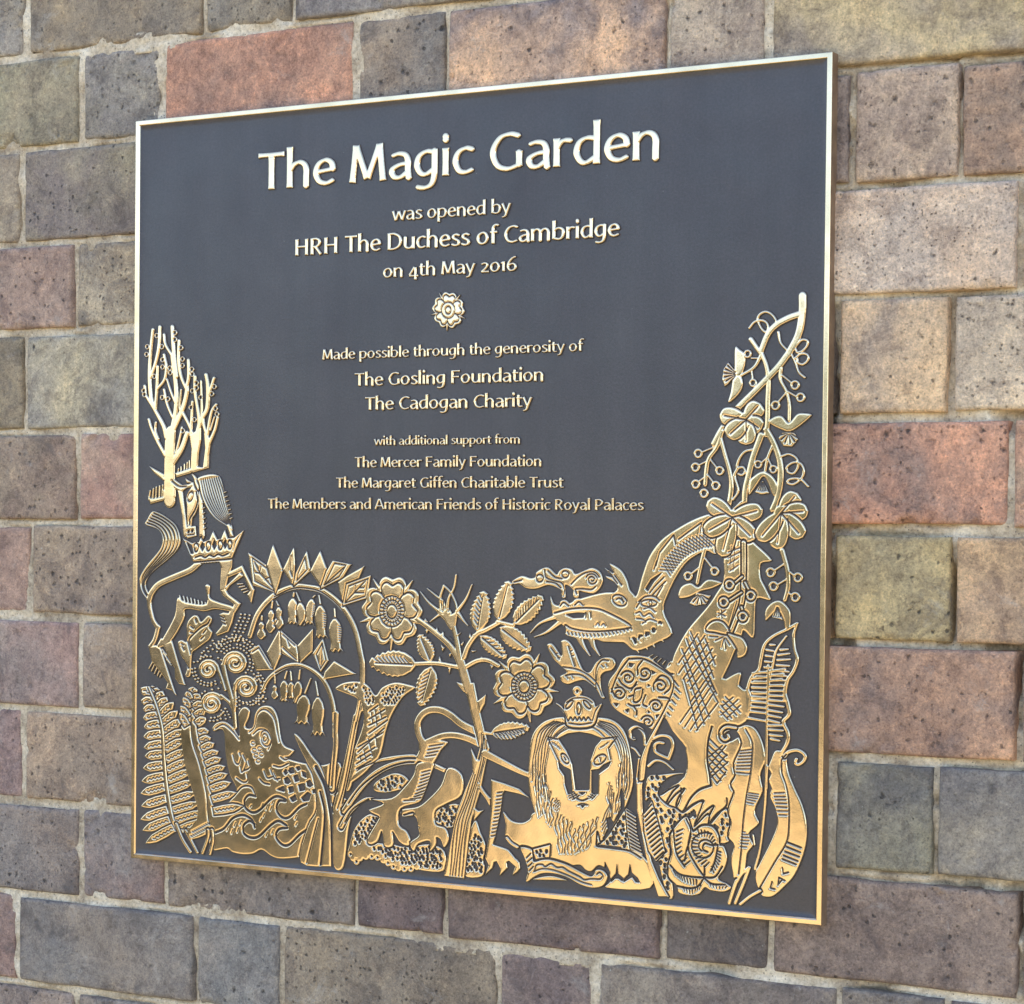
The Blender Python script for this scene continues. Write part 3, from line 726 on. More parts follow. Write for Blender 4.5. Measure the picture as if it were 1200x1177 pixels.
def rose(cx, cy, rx, ry, rot, gr=7, inner=True, spikes=True):
    def pet(k, a0, amp, R):
        out = []
        for i in range(5):
            for t in np.linspace(-0.5, 0.5, 13)[:-1]:
                a = math.radians(a0 + 72 * i + 72 * t); r = R * (1 - .30 * abs(2 * t) ** 4 - amp * math.exp(-(t / .13) ** 2))
                out.append((cx + rx * r * math.cos(a), cy + ry * r * math.sin(a)))
        return np.array(out)
    if spikes:
        for i in range(5):
            a = math.radians(rot + 36 + 72 * i)
            stroke([cx + .7 * rx * math.cos(a), cy + .7 * ry * math.sin(a), cx + 1.08 * rx * math.cos(a), cy + 1.08 * ry * math.sin(a)], rx * .16, rx * .03)
    P = pet(0, rot, .11, 1.0); poly(P, 0, '+', True)
    P2 = np.vstack([pet(0, rot, .15, .84), pet(0, rot, .15, .84)[:1]]); stroke(P2, gr, None, 0, '-', True)
    for i in range(5):
        a = math.radians(rot + 36 + 72 * i)
        stroke([cx + .42 * rx * math.cos(a), cy + .42 * ry * math.sin(a), cx + .62 * rx * math.cos(a), cy + .62 * ry * math.sin(a)], gr * .9, None, 0, '-')
    ringo(cx, cy, rx * .41, gr * .8, '-', 0, ry * .43)
    if inner:
        for i in range(22):
            a = 2 * math.pi * i / 22
            stroke([cx + .22 * rx * math.cos(a), cy + .24 * ry * math.sin(a), cx + .38 * rx * math.cos(a), cy + .40 * ry * math.sin(a)], gr * .75, None, 0, '-')
        ringo(cx, cy, rx * .29, gr * .6, '-', 0, ry * .31)
    ringo(cx, cy, rx * .17, gr, '-', 0, ry * .2)

ART = r'''
T 150 820
O relief_water_bird
P: 580 195 610 160 665 152 720 190 762 255 765 190 758 110 780 62 810 50 835 75 828 130 805 185 835 200 862 180 872 110 900 58 950 40 1000 60 1030 130 1050 260 1080 320 1142 350 1110 392 1080 400 1200 436 1340 452 1460 440 1480 700 1440 900 1300 1060 1177 1090 1050 1100 985 1080 920 1038 860 1065 790 1070 720 1055 680 1030 590 1042 560 1000 545 900 600 780 700 700 745 620 700 520 670 380 660 230 630 205 590 220
c 6: 600 200 655 172 715 215 765 275
c 6: 835 225 868 190 890 100 940 68 1000 120 1025 220 1040 290
q 6: 948 268 34 56 -12
q 5: 940 262 15 26 0
c 6: 860 240 905 205 960 220 985 290 965 345
q 4: 868 350 14 14 0
q 4: 905 340 14 14 0
q 4: 880 385 14 14 0
q 4: 918 378 14 14 0
q 4: 895 422 14 14 0
q 4: 860 300 12 12 0
c 7: 720 380 735 430 760 445 775 400 765 365
c 7: 790 380 810 430 800 480 780 500 770 460
c 7: 800 490 835 470 825 420
c 7: 745 540 790 570 820 560 815 510
c 7: 1000 455 1050 465 1105 440
c 7: 1050 395 1080 415 1110 405
c 8: 905 545 935 575 975 585
c 7: 935 490 960 540 1000 530
c 7: 980 480 1010 545 1045 545
c 5: 1000 500 1030 560
x: 1070 500 1085 480 1100 505 1085 520 / 1100 490 1130 470 1145 490 1120 510 / 1155 470 1180 460 1190 480 1170 490
x: 1075 555 1100 535 1118 560 1105 582 1080 575 / 1140 540 1165 520 1178 550 1160 565 / 1025 620 1065 600 1075 635 / 1105 605 1135 600 1140 635 1108 640 / 1120 690 1150 655 1162 690 1135 705
T 300 740
x: 190 965 210 955 212 985 / 225 945 255 940 262 975 235 980 / 280 932 300 940 285 955 / 312 965 340 975 345 1010 318 995
x: 190 1020 215 1005 238 1040 210 1052 / 255 1000 285 990 295 1030 268 1038 / 345 1040 370 1025 392 1060 370 1075 350 1065
x: 150 1085 190 1070 195 1105 / 220 1080 250 1070 258 1105 228 1115 / 288 1060 330 1050 335 1095 298 1102 / 385 1095 405 1090 408 1112 390 1115
x: 232 1150 270 1130 275 1165 245 1172 / 310 1150 355 1110 378 1125 365 1165 325 1172
T 150 820
c 13: 875 665 830 660 800 700 810 750 860 780 910 760 980 690 1030 668 1085 690
c 13: 1085 700 1040 700 1022 760 1060 812 1110 812 1180 745 1230 720
c 13: 600 918 660 890 720 820 790 797 850 828 872 882
c 13: 872 860 835 838 795 870 795 920 840 952 900 945 980 870 1035 838 1090 868
c 13: 1098 885 1040 895 1018 945 1060 1000 1110 1002 1180 935 1230 900
c 8: 740 650 790 600 850 605 880 670
c 5 : 850 730 840 745 / 930 720 920 745 / 960 730 950 760 / 1000 700 990 720 / 990 740 980 765 / 940 790 930 812 / 920 820 912 840 / 1160 800 1150 825 / 1165 850 1155 870 / 1000 900 990 925 / 960 920 950 945
c 5 : 690 880 680 905 / 740 850 730 875 / 780 840 770 865 / 720 900 712 925 / 760 890 752 915
O relief_fern
p 5: 188 -38 195 -57 194 -77 181 -88 165 -98 147 -91 133 -82 129 -63 132 -42
p 5: 201 -1 215 -26 221 -51 213 -69 200 -85 180 -80 163 -71 152 -47 149 -19
p 5: 214 34 235 9 249 -19 246 -40 238 -60 217 -58 197 -50 179 -25 166 6
p 5: 227 81 253 55 270 26 271 4 265 -18 243 -16 221 -9 199 17 183 49
p 5: 243 133 278 102 305 67 311 40 310 15 285 18 259 27 228 58 201 97
p 5: 254 191 294 161 327 128 337 101 340 75 314 76 286 83 250 112 216 149
p 5: 259 252 307 222 349 188 364 159 372 132 343 132 312 139 268 169 225 208
p 5: 261 313 311 288 353 258 370 231 380 205 352 202 321 207 275 232 231 267
p 5: 266 374 316 350 358 322 375 296 385 270 358 266 327 270 282 294 238 326
p 5: 271 445 324 423 372 396 392 371 405 345 377 340 344 342 294 364 245 395
p 5: 276 515 333 493 383 466 406 441 420 415 391 410 357 412 304 434 252 465
p 5: 281 585 343 564 398 537 423 511 440 485 409 480 373 481 316 504 259 535
p 5: 286 656 351 636 409 611 436 586 455 560 424 554 387 554 327 575 266 604
p 5: 293 726 361 710 423 688 454 665 475 640 443 632 405 630 342 648 277 674
p 5: 306 797 378 781 444 758 477 735 500 710 467 702 427 700 359 717 290 743
p 5: 324 866 400 847 471 821 505 796 530 770 495 763 452 764 380 784 306 814
p 5: 354 926 426 907 491 881 523 856 545 830 511 824 471 824 404 844 336 874
Z 5: 160 -45 164 -82
Z 5: 177 -16 193 -64
Z 5: 194 14 225 -38
Z 5: 210 58 248 5
Z 5: 229 107 285 43
Z 5: 243 162 311 102
Z 5: 252 222 336 159
Z 5: 257 283 342 229
Z 5: 263 344 348 292
Z 5: 270 414 364 366
Z 5: 276 484 376 436
Z 5: 284 554 392 506
Z 5: 290 624 405 580
Z 5: 300 695 422 657
Z 5: 314 765 443 727
Z 5: 332 834 470 790
Z 5: 361 894 489 850
p 5: 181 -55 157 -78 129 -93 106 -90 85 -82 86 -59 93 -38 117 -18 149 -5
p 5: 185 -10 152 -21 121 -23 101 -11 85 5 95 26 110 43 141 50 175 50
p 5: 190 35 158 29 129 32 113 46 100 65 113 84 129 98 158 101 190 95
p 5: 199 80 162 82 127 91 111 109 100 130 118 146 140 156 175 152 211 140
p 5: 215 136 173 139 135 151 117 170 105 192 126 206 150 216 189 210 229 194
p 5: 223 205 177 208 136 218 116 236 102 258 123 273 148 283 190 278 233 265
p 5: 230 275 183 279 140 291 119 310 104 332 126 347 153 356 197 350 242 335
p 5: 236 345 190 345 147 354 126 371 110 392 131 408 156 419 199 417 244 405
p 5: 240 420 188 423 139 434 115 453 98 475 122 490 151 500 200 494 250 480
p 5: 243 496 185 504 132 520 106 541 88 565 115 578 148 584 202 574 257 554
p 5: 248 571 185 583 127 602 100 625 80 650 110 661 145 666 204 652 264 629
p 5: 253 651 189 666 131 688 104 712 85 738 116 748 152 751 211 735 271 709
p 5: 260 732 191 751 129 777 100 803 80 830 113 838 152 839 216 818 280 788
p 5: 274 802 205 823 143 850 114 877 94 905 128 912 167 912 231 890 296 858
p 5: 305 854 231 889 164 929 135 963 115 995 153 995 197 987 266 952 335 906
Z 5: 159 -34 107 -67
Z 5: 172 19 112 9
Z 5: 183 65 125 65
Z 5: 197 112 129 124
Z 5: 213 167 138 184
Z 5: 218 237 137 252
Z 5: 225 307 141 324
Z 5: 230 376 146 387
Z 5: 233 452 139 468
Z 5: 237 528 133 554
Z 5: 242 604 129 636
Z 5: 248 685 135 722
Z 5: 255 766 133 810
Z 5: 270 836 147 884
Z 5: 304 889 172 963
s 16 26 4: 140 -85 190 40 230 200 244 420 262 600 296 800 335 890
s 22 22 6: 330 860 370 960 425 1050
s 20 18 6: 395 905 425 960 475 1055
O relief_fern 2
P: 440 -85 455 -30 452 80 470 200 500 330 530 450 555 570 575 700 600 800 570 860 540 930 430 965 410 900 480 780 400 500 365 300 365 180 375 80 405 0
p 5: 467 -37 474 -54 473 -71 461 -81 445 -90 428 -85 414 -77 410 -61 413 -43
p 5: 465 28 485 14 498 -4 498 -22 492 -40 473 -44 456 -44 438 -29 425 -8
p 5: 468 82 493 70 512 53 516 35 515 15 497 8 478 5 455 18 436 38
p 5: 477 137 503 126 524 109 530 90 530 70 511 62 492 60 468 73 447 93
p 5: 486 191 511 179 530 161 534 142 532 122 513 116 494 114 472 128 454 149
p 5: 485 256 513 256 537 249 548 233 555 215 541 201 525 191 500 193 475 204
p 5: 505 315 532 310 555 298 564 281 568 262 552 250 534 243 509 250 485 265
p 5: 517 369 550 358 578 341 587 321 592 300 572 292 551 288 521 301 493 321
p 5: 531 425 569 414 601 396 614 377 622 355 601 346 577 342 543 355 509 375
p 5: 543 475 583 462 617 444 632 424 640 402 618 394 593 390 557 404 521 425
p 5: 554 530 599 519 639 502 656 482 668 460 645 451 619 447 577 459 536 480
p 5: 564 585 611 573 653 555 672 534 684 512 660 503 632 500 589 513 546 535
p 5: 574 645 626 633 672 614 693 593 708 570 682 561 653 558 604 572 556 595
p 5: 583 716 644 703 699 684 726 663 745 640 717 631 682 628 625 642 567 664
p 5: 590 796 662 789 729 775 764 756 790 735 758 723 719 717 651 726 580 744
Z 5: 440 -44 444 -76
Z 5: 449 6 479 -26
Z 5: 457 56 497 28
Z 5: 467 111 511 83
Z 5: 475 166 515 135
Z 5: 486 229 534 219
Z 5: 501 288 548 270
Z 5: 512 341 568 313
Z 5: 528 396 593 368
Z 5: 541 446 610 415
Z 5: 555 501 634 473
Z 5: 565 556 648 525
Z 5: 576 616 668 584
Z 5: 589 686 697 654
Z 5: 601 767 733 745
p 5: 444 -8 439 -30 429 -49 415 -55 400 -58 392 -45 387 -30 393 -10 406 8
p 5: 438 50 427 21 412 -4 395 -13 378 -18 372 -1 371 18 383 45 402 70
p 5: 430 109 415 78 396 53 378 44 360 40 356 58 357 78 373 106 394 131
p 5: 423 169 408 136 389 107 371 96 352 90 348 109 349 130 365 161 387 191
Z 5: 423 -5 407 -42
Z 5: 417 54 390 4
Z 5: 408 114 375 62
Z 5: 401 173 367 115
c 8: 430 30 436 260 490 440 535 640 548 800 560 860
z 2 6: 430 945 440 915 / 560 880 560 850
s 20 20 6: 548 900 545 960 510 1060
s 20 20 6: 575 900 580 980 562 1065
T 150 700
O relief_curled_frond
s 34 26 0: 652 470 672 560 700 660 722 760 735 900
s 24 20 0: 618 500 640 560 665 640 / 730 640 735 720 728 800 / 640 680 690 720 715 760
y 26: 738 455 80 14 180 2.3 1
y 24: 550 500 68 12 0 2.1 -1
y 26: 812 622 80 14 170 2.2 1
y 24: 575 735 76 12 -30 2.3 -1
R 8: 738 450 100 -170 60
R 8: 738 450 124 -200 40
R 8: 738 450 148 -150 10
R 8: 738 450 172 -140 -30
R 8: 550 500 92 60 280
R 8: 550 500 112 80 220
R 8: 812 622 104 -60 130
R 8: 812 622 128 -50 70
R 8: 575 735 98 20 270
R 8: 575 735 120 60 230
b 8: 775 118 803 120 835 125 770 142 800 145 830 150 760 165 790 168 820 172 745 190 775 192 808 196 738 212 770 215 800 220 730 236 760 238 790 243 715 258 742 262 775 268 650 290 675 272 700 285 730 290 760 296 790 300
b 8: 540 350 565 335 590 320 620 305 580 300 605 330 550 375 520 372 505 385 530 400 500 410 580 360 610 350 636 325 640 590 655 620 600 600 570 600 620 630 860 740 880 720 900 700 925 690 945 700 930 720 900 740 870 560 895 545 885 575 910 580
b 7: 640 780 665 770 680 790 650 800 630 820 665 815 690 810 700 830 670 840 745 700 760 690 745 725 765 745 745 755 765 770 790 735 820 740 840 745
O relief_leaf
P: 450 125 480 130 503 168 550 125 572 140 570 175 555 205 577 240 560 290 520 322 470 360 440 385 432 440 425 545 392 542 405 490 378 430 350 375 342 310 370 295 402 305 402 210 415 160
c 9: 430 350 418 300 440 265 500 210 545 185 562 158
c 7: 408 306 430 390 / 415 490 380 430 / 430 200 450 215 / 428 240 446 248 / 460 150 470 175 / 500 290 520 270 / 515 250 535 225 / 370 340 385 365 / 365 320 380 330
T 150 370
O relief_bare_tree
s 84 74: 283 1280 283 1060 285 900 292 800
s 36 22: 262 840 240 760 180 650 118 548
s 20 20: 118 548 112 485
s 30 20: 182 640 155 560 145 400 152 250 168 95
s 24 22: 150 425 185 330 210 210 216 76
s 22 18: 185 640 195 500 200 350
s 20 20: 198 505 248 440 260 350 245 270
s 34 28: 298 800 326 650 328 500 302 280
s 24 18: 302 280 255 200 245 130
s 28 26: 330 420 312 250 302 76
s 22 18: 302 700 265 610 245 510
s 22 16: 322 600 290 520 265 440
s 40 28: 300 800 370 650 400 540 402 480
s 26 20: 405 520 362 420 345 300 348 172
s 26 20: 398 500 415 420 412 305
s 14 12: 352 640 362 510
s 28 22: 360 650 400 720 440 810
s 30 20: 252 965 190 850 155 770 140 716
s 18 14: 205 850 185 790 188 735
s 42 32: 300 1020 365 920 405 810
s 18 14: 328 950 352 850 368 770
o 13 9: 130 215 125 268 195 138 320 118 320 165 362 222 372 300 372 345 437 370 235 305 235 355 285 362 288 395 178 420 105 520 110 546 232 565 272 575 375 795 440 405 230 215
T 150 540
p: 240 200 325 190 325 252 150 300 132 240 160 262 240 248
s 11 9: 140 270 150 205 / 165 262 172 190 / 188 258 192 180 / 212 252 214 172 / 232 245 236 165
T 150 370
O relief_bare_tree 2
p: 420 820 500 775 500 860 482 960 478 1040 515 1045 530 920 522 800 570 850 555 960 552 1052 440 1085 330 1117 322 1085 430 1052 436 930
s 34 26: 470 830 500 720 542 640 548 500 535 408
s 26 22: 485 800 485 700 460 540 458 420
s 18 14: 505 720 505 600 500 450
s 22 20: 548 560 590 430
s 22 16: 430 830 435 700 440 592
s 22 18: 540 850 560 720 578 650 605 612
s 26 18: 552 890 595 790 615 705
s 26 22: 545 840 520 760 512 700
s 14 12: 565 790 592 700
o 13 9: 592 490 575 540 470 465 440 520 497 565 455 718 430 635 610 680 600 642 470 500
s 9 7: 340 1090 345 1052 / 362 1082 362 1040 / 385 1074 385 1022 / 402 1068 405 1010 / 420 1060 420 998
T 150 540
O relief_unicorn
P: 165 350 215 362 265 392 330 450 357 540 340 610 260 690 190 745 138 800 118 860 150 935 145 968 95 910 76 820 125 725 215 615 237 540 205 475 118 442 130 405
h 5 8: 175 362 250 400 320 460 342 545 320 620 240 695 165 760 115 830 110 880 140 950 / 130 430 205 462 245 530 235 610 180 690 115 770 92 830 100 890 135 945
s 40 40: 490 700 425 755 310 805 210 852 160 910 142 960
s 32 30: 142 955 146 1010 170 1100 205 1152
p: 445 685 715 660 712 740 690 800 665 900 632 895 640 740 625 700 490 712
c 7: 500 708 505 722 / 520 706 525 722 / 540 706 545 722 / 560 706 565 724 / 582 704 586 724 / 604 702 606 722
p: 678 775 785 720 868 890 848 985 818 925 838 900 780 768 690 808
p: 668 872 770 770 795 795 700 862 670 905
s 12 8: 752 852 788 848 / 765 872 800 865 / 780 892 815 880 / 795 910 825 898
p: 632 890 665 880 690 920 775 985 735 1052 710 1040 728 990 650 930
P: 530 865 560 862 560 940 625 975 720 1005 716 1040 600 1025 520 1040 395 1025 380 1100 290 1250 200 1290 240 1220 320 1070 340 945 395 975 540 985
u 8 9: 352 930 410 942 470 960 530 978 / 365 975 415 985 475 1000 535 1005
p: 735 1040 715 1120 690 1180 612 1210 600 1192 640 1145 650 1130 625 1060 655 1045 692 1050 712 1010 740 1005
e 7: 628 1070 660 1085 / 635 1090 668 1105 / 642 1115 672 1128
T 150 700
s 30 30: 205 205 182 290 150 340
p: 138 340 190 330 222 350 330 680 300 645 258 632 272 590 225 525 160 440
s 10 7: 165 450 140 495 / 180 465 158 512 / 198 485 178 530 / 215 505 198 545 / 232 520 215 555
p: 235 320 300 300 335 420 392 608 350 600 322 560 318 490 270 410
s 10 7: 232 360 262 400 / 240 385 272 430 / 252 405 285 450 / 262 430 295 470
p: 190 345 225 280 300 310 240 330
T 150 540
p: 140 35 165 48 245 92 250 138 235 135 175 85 / 290 120 312 125 372 168 420 160 455 140 460 178 400 190 365 218 325 195 285 165
c 6: 300 140 345 175 400 178
p: 392 120 440 150 400 155
p: 340 205 372 205 400 430 410 480 400 530 380 520 372 400 350 270
P: 430 190 455 170 478 210 482 300 460 370 440 400 430 460 408 450 405 330 402 250
q 6: 428 248 18 34 15
c 11: 468 215 476 280 460 340 425 400 422 440
p: 385 460 462 448 468 520 405 538
B 9: 415 490 440 485
c 6: 410 512 455 508
p: 486 200 508 260 525 520 515 545 490 540 488 340
s 9 6: 500 300 522 285 / 505 335 525 322 / 508 370 525 358 / 510 405 528 395 / 512 440 530 430 / 515 475 532 462
P 6: 435 90 465 110 480 160 482 205 462 175 450 130
P 5: 480 118 570 92 628 110 650 180 675 290 705 420 715 480 690 458 600 400 542 330 505 240 490 170
h 9 7: 500 135 530 260 600 380 700 455 / 620 112 650 200 675 310 706 440
s 9 6: 660 220 672 214 / 665 250 680 244 / 672 280 688 274 / 680 310 696 304 / 688 340 702 334 / 692 370 708 364 / 700 400 712 394
s 26 28: 690 450 712 530 712 620
p 6: 375 535 440 568 488 560 500 528 515 560 560 545 585 485 612 542 640 538 665 475 685 535 730 530 795 480 715 672 445 697
q 8: 467 598 15 30 0
q 8: 552 590 15 32 0
q 8: 634 582 15 32 0
q 8: 700 578 13 30 0
x: 510 560 528 595 512 625 495 595 / 592 548 610 585 594 615 578 585 / 668 545 682 580 668 608 652 575
x: 400 560 440 590 450 640 430 640 / 770 510 740 560 725 620 735 560
c 8: 460 668 500 655 530 668 560 650 590 662 620 645 650 656 690 640
T 280 630
O relief_crown_imperial
s 34 44: 72 680 130 520 238 400 370 342 480 345 580 372 700 470 790 620 832 800 845 900 838 1180
c 7: 240 410 370 352 480 352 575 382 690 480 775 630 815 800 828 900 822 1180
p: 60 102 190 192 235 300 250 382 232 375 92 330
e 6: 88 140 180 205 218 228 240 370 105 298 88 140 / 105 170 140 245 232 345 / 110 240 140 246 / 175 290 215 270 / 140 246 150 200
p 5: 232 48 300 225 270 330 248 392 225 320 188 192
p 5: 375 68 382 190 372 330 355 310 300 222
e 6: 355 130 350 230 366 270
p 5: 465 92 492 230 372 338 390 245
e 6: 452 140 465 225 395 300 405 250 452 140
p 5: 558 92 602 212 588 300 568 352 488 232
p 5: 645 158 772 184 712 282 560 355 602 232
e 6: 658 178 735 192 690 270 585 330 658 178 / 585 330 720 210
p 5: 862 196 825 282 720 462 690 375 680 308 745 262
p 5: 905 260 882 420 714 472 740 322
e 6: 888 285 868 405 728 452 755 335 888 285 / 728 452 870 300 / 790 380 860 380 / 800 330 795 375 / 830 345 860 345
l: 155 540 152 582 150 705 58 0 0
l: 228 440 220 500 212 660 62 0 0 / 255 440 272 480 272 632 62 0 0
l: 375 380 370 420 362 602 66 1 0 / 392 380 420 450 432 612 58 1 0 / 520 400 500 425 475 602 60 1 1 / 548 400 558 470 562 700 78 1 1 / 655 490 658 560 665 795 86 1 1
e 6: 250 540 262 570 245 600 255 620
O relief_crown_imperial 2
T 280 630
p: 72 775 135 738 240 915 115 920
e 6: 90 790 135 760 220 900
p 5: 272 640 290 660 292 800 240 922 188 790
p 5: 285 640 400 745 405 862 290 800
e 6: 300 670 385 745 / 330 700 345 750 / 300 760 395 845
p 5: 400 745 506 628 502 790 420 868
p 5: 575 698 615 850 560 930 504 800
e 6: 572 730 595 850 560 905 / 572 730 530 810 560 905 / 572 740 562 880
p 5: 655 850 806 942 575 982 592 922
T 300 740
s 26 42: 42 408 75 340 125 290 210 240 300 235 400 280 475 360 520 480 540 650 545 800 532 900 515 1080
c 7: 130 288 210 250 300 246 392 292 462 370 505 490 524 650 528 800 515 900 505 1070
l: 125 300 125 370 125 470 46 0 0 / 210 275 192 340 188 488 56 1 0 / 235 275 240 350 240 468 44 1 0 / 300 265 290 345 278 502 56 1 0 / 375 325 330 440 312 645 92 1 0 / 408 345 425 455 422 725 84 1 0
T 300 740
O relief_fish_tail
P: 545 396 600 355 690 345 765 370 822 440 870 385 955 352 1040 365 1095 390 1010 455 930 585 890 700 840 880 700 950 640 1100 600 1060 660 860 738 640 728 520 690 462 615 430
d 24 8 0.25 0.5: 610 385 690 370 690 432 640 412
d 24 8 0.25 0.5: 738 390 790 405 822 490 765 512 740 460
d 24 8 0.25 0.5: 860 445 950 375 1040 385 960 500 880 520
e 7: 780 555 840 512 / 778 605 885 540 / 775 650 895 590 / 775 705 905 612 / 700 835 880 670 / 700 875 820 800 / 690 915 790 850 / 690 950 790 895 / 700 800 870 700
e 6: 790 560 800 640 / 815 540 830 650 / 850 540 860 600 / 740 820 755 890 / 770 740 800 860 / 820 710 830 800 / 715 860 720 900
O relief_long_blades
T 340 840
P 5: 25 118 70 150 150 268 210 350 262 520 300 640 375 560 400 690 380 820 365 1035 300 1035 70 1008 120 760 180 640 160 420 120 330 60 210
c 28: 178 350 240 480 278 680 288 850 290 1030
c 16: 205 520 232 640 232 760 208 1022
c 8: 192 705 165 800 112 1010
s 42 56 8: 452 0 425 150 395 300 350 500 318 640
c 8: 460 0 432 150 405 300 365 500 325 635
s 36 40 8: 305 60 310 200 295 350 285 500
s 42 40: 482 -150 474 -60 452 20
s 40 40: 312 -20 308 60 305 130
c 7: 484 -100 466 0 445 90
c 7: 302 -20 298 60 300 200 290 350 280 480
x: 300 540 325 495 325 520 305 550
P: 300 620 330 640 400 560 420 660 395 800 365 1035 300 1035 290 800
P: 395 470 450 385 550 330 700 300 860 300 860 262 780 262 680 275 600 300 500 400
s 44 30 9: 372 650 430 560 520 450 620 370 740 322 860 312 970 332 1080 380
c 9: 400 600 470 500 560 420 680 350 790 318 850 314
s 30 20 7: 350 760 400 670 470 600 540 566 620 590
c 8: 375 730 430 640 540 570 / 395 900 440 760 500 650 560 580
T 340 840
O relief_stippled_ground
P 5: 575 505 590 450 700 392 770 400 812 440 790 490 700 520 620 525
d 30 10 0.3 1.0: 590 500 600 450 700 400 760 405 800 440 780 480 680 510
O relief_stippled_ground 2
P 5: 395 960 410 880 440 780 500 700 570 670 640 720 620 780 560 860 700 880 800 900 960 880 1060 930 1055 1065 900 1062 860 1040 800 1050 700 1030 650 1000 560 970 480 985
d 28 10 0.3 1.0: 430 880 450 780 520 700 600 700 590 780 540 850
d 28 10 0.3 1.0: 560 900 700 890 800 910 960 890 1050 940 1045 1040 880 1040 700 1000 640 950
b 24: 415 950 432 975 455 1000 480 975 520 965 560 965 600 972 640 990 672 1010 710 1035 745 1045 785 1050 830 1050 870 1035
B 6: 415 950 455 1000 560 965 600 972 672 1010 710 1035 785 1050 830 1050
O relief_stippled_ground 3
P 5: 1000 660 1060 620 1140 600 1180 640 1160 740 1080 770 1000 740
d 28 10 0.3 1.0: 1005 660 1060 620 1150 620 1150 730 1080 760 1010 735
T 540 880
O relief_stippled_ground 4
P 5: 30 700 60 560 100 480 130 560 165 650 150 760 160 800 140 870 20 860
d 28 10 0.3 1.0: 45 700 80 560 120 560 150 660 140 840 30 840
T 340 840
O relief_lion
P 6: 880 320 985 320 960 420 920 530 885 592 760 635 745 740 800 790 825 850 815 890 770 880 720 830 702 800 705 890 650 895 630 790 600 860 548 882 532 840 600 720 610 690 560 665 545 640 640 600 560 570 700 560 790 480 850 400
e 6: 905 385 965 370 / 900 410 960 392 / 895 435 955 415 / 890 458 950 438 / 880 485 940 462 / 870 510 930 488 / 860 535 922 512 / 850 555 912 535 / 825 570 900 560 / 780 580 860 575
P 6: 1090 352 1180 400 1180 540 1080 600 1000 650 1000 740 1070 770 1090 850 1060 905 1035 850 1005 835 1000 890 960 930 960 860 880 880 850 930 825 870 885 820 880 770 860 690 770 690 770 640 880 620 960 560 1040 470
c 9: 765 645 765 760 830 770 / 780 680 850 665 830 740 880 760
c 12: 705 800 740 860 / 1030 850 1050 910
T 460 800
s 50 46: 565 335 470 285 400 228 330 192 255 190 198 225 168 290 182 370 215 420
s 46 44: 600 425 520 388 430 365 340 370 240 410
P: 180 400 240 395 375 408 330 470 290 540 262 560 160 530 180 470
e 6: 250 440 345 425 / 240 465 325 450 / 235 490 310 475 / 225 510 295 500
O relief_rose_tree
T 460 660
s 36 42: 160 382 280 470 400 580 465 700
s 34 36: 412 420 440 540 465 700
s 34 30: 490 650 520 570 580 490 640 462 730 412
s 28 30: 160 695 300 692 450 718
s 32 30: 505 715 580 675 650 670 725 708
s 62 72: 468 690 500 800 545 940 580 1080 600 1190
T 460 800
p 5: 495 0 560 0 590 160 630 330 665 455 640 560 605 740 562 880 540 960 520 1100 490 1353 352 1336 400 1100 440 900 500 740 560 600 600 450 570 330 530 180
T 460 660
s 64 66: 468 690 498 790 520 870
T 460 800
h 5 7 3: 610 350 600 480 560 620 500 800 430 1000 390 1330 / 645 400 635 520 600 680 550 860 510 1000 470 1340
p: 580 130 640 82 632 150 598 215 / 438 -5 475 5 505 60 490 70 450 20 / 538 450 575 530 602 540 570 640 548 600 / 555 860 590 885 625 880 558 955 / 440 -5 500 20 500 60
s 30 20: 600 730 650 800 680 860
T 460 660
p: 215 400 222 378 240 408 / 292 470 302 442 312 475 / 325 500 345 470 352 520 / 222 460 232 490 250 455 / 330 560 340 615 355 585 / 385 625 392 655 405 620 / 315 680 320 640 335 685 / 380 720 388 768 400 725 / 445 490 468 478 448 505 / 465 560 488 540 478 575 / 400 520 388 505 410 535 / 522 520 530 482 545 515 / 540 600 575 605 545 620 / 600 660 612 642 625 668 / 670 700 680 735 692 710
s 40 60: 405 440 385 400 370 360 375 345
P: 300 335 350 345 400 352 448 330 440 380 428 440 400 440 350 390
s 8 26: 188 198 250 275 335 345 / 235 175 290 220 345 270 345 340 / 545 148 505 245 440 335
s 10 20: 435 80 420 170 385 240 370 330
s 16 16: 350 160 325 240 325 330 / 350 155 395 200 430 270 440 320
s 20 8: 330 350 300 370 255 405
s 30 8: 450 350 480 390 515 430
c 7: 350 230 345 330 / 395 250 385 330 / 420 280 420 320
f 130 7 -1: 580 475 628 190
f 125 0 -1: 728 402 800 120
f 128 8 -1: 830 425 1032 225
f 125 0 -1: 735 440 950 608
f 95 5 -1: 598 500 782 658
f 100 0 1: 262 682 182 490
f 130 7 1: 266 710 190 990
f 175 9 1: 166 700 -166 686
s 26 26: 720 405 830 430 / 560 500 600 480
T 460 800
f 115 9 1 0: 672 352 942 310
t 9 6: 700 355 800 340 900 325 / 740 400 820 400 910 345
s 24 20: 620 345 680 355
O relief_rose
T 280 630
r 8: 1052 510 212 250 -88
O relief_rose 2
T 460 660
r 9: 905 852 220 232 -100
T 560 640
O relief_smoke_curl
P: 235 242 300 205 360 220 395 212 402 180 450 150 490 150 540 195 562 168 600 150 645 160 672 192 740 165 790 150 842 180 858 240 840 292 795 328 730 320 695 312 690 355 655 352 652 302 600 270 600 355 575 352 572 308 540 288 480 272 400 297 330 292 285 262 245 265
q 7: 425 222 24 26 0
q 7: 600 195 24 24 0
Y 7: 785 232 44 8 200 1.8 1
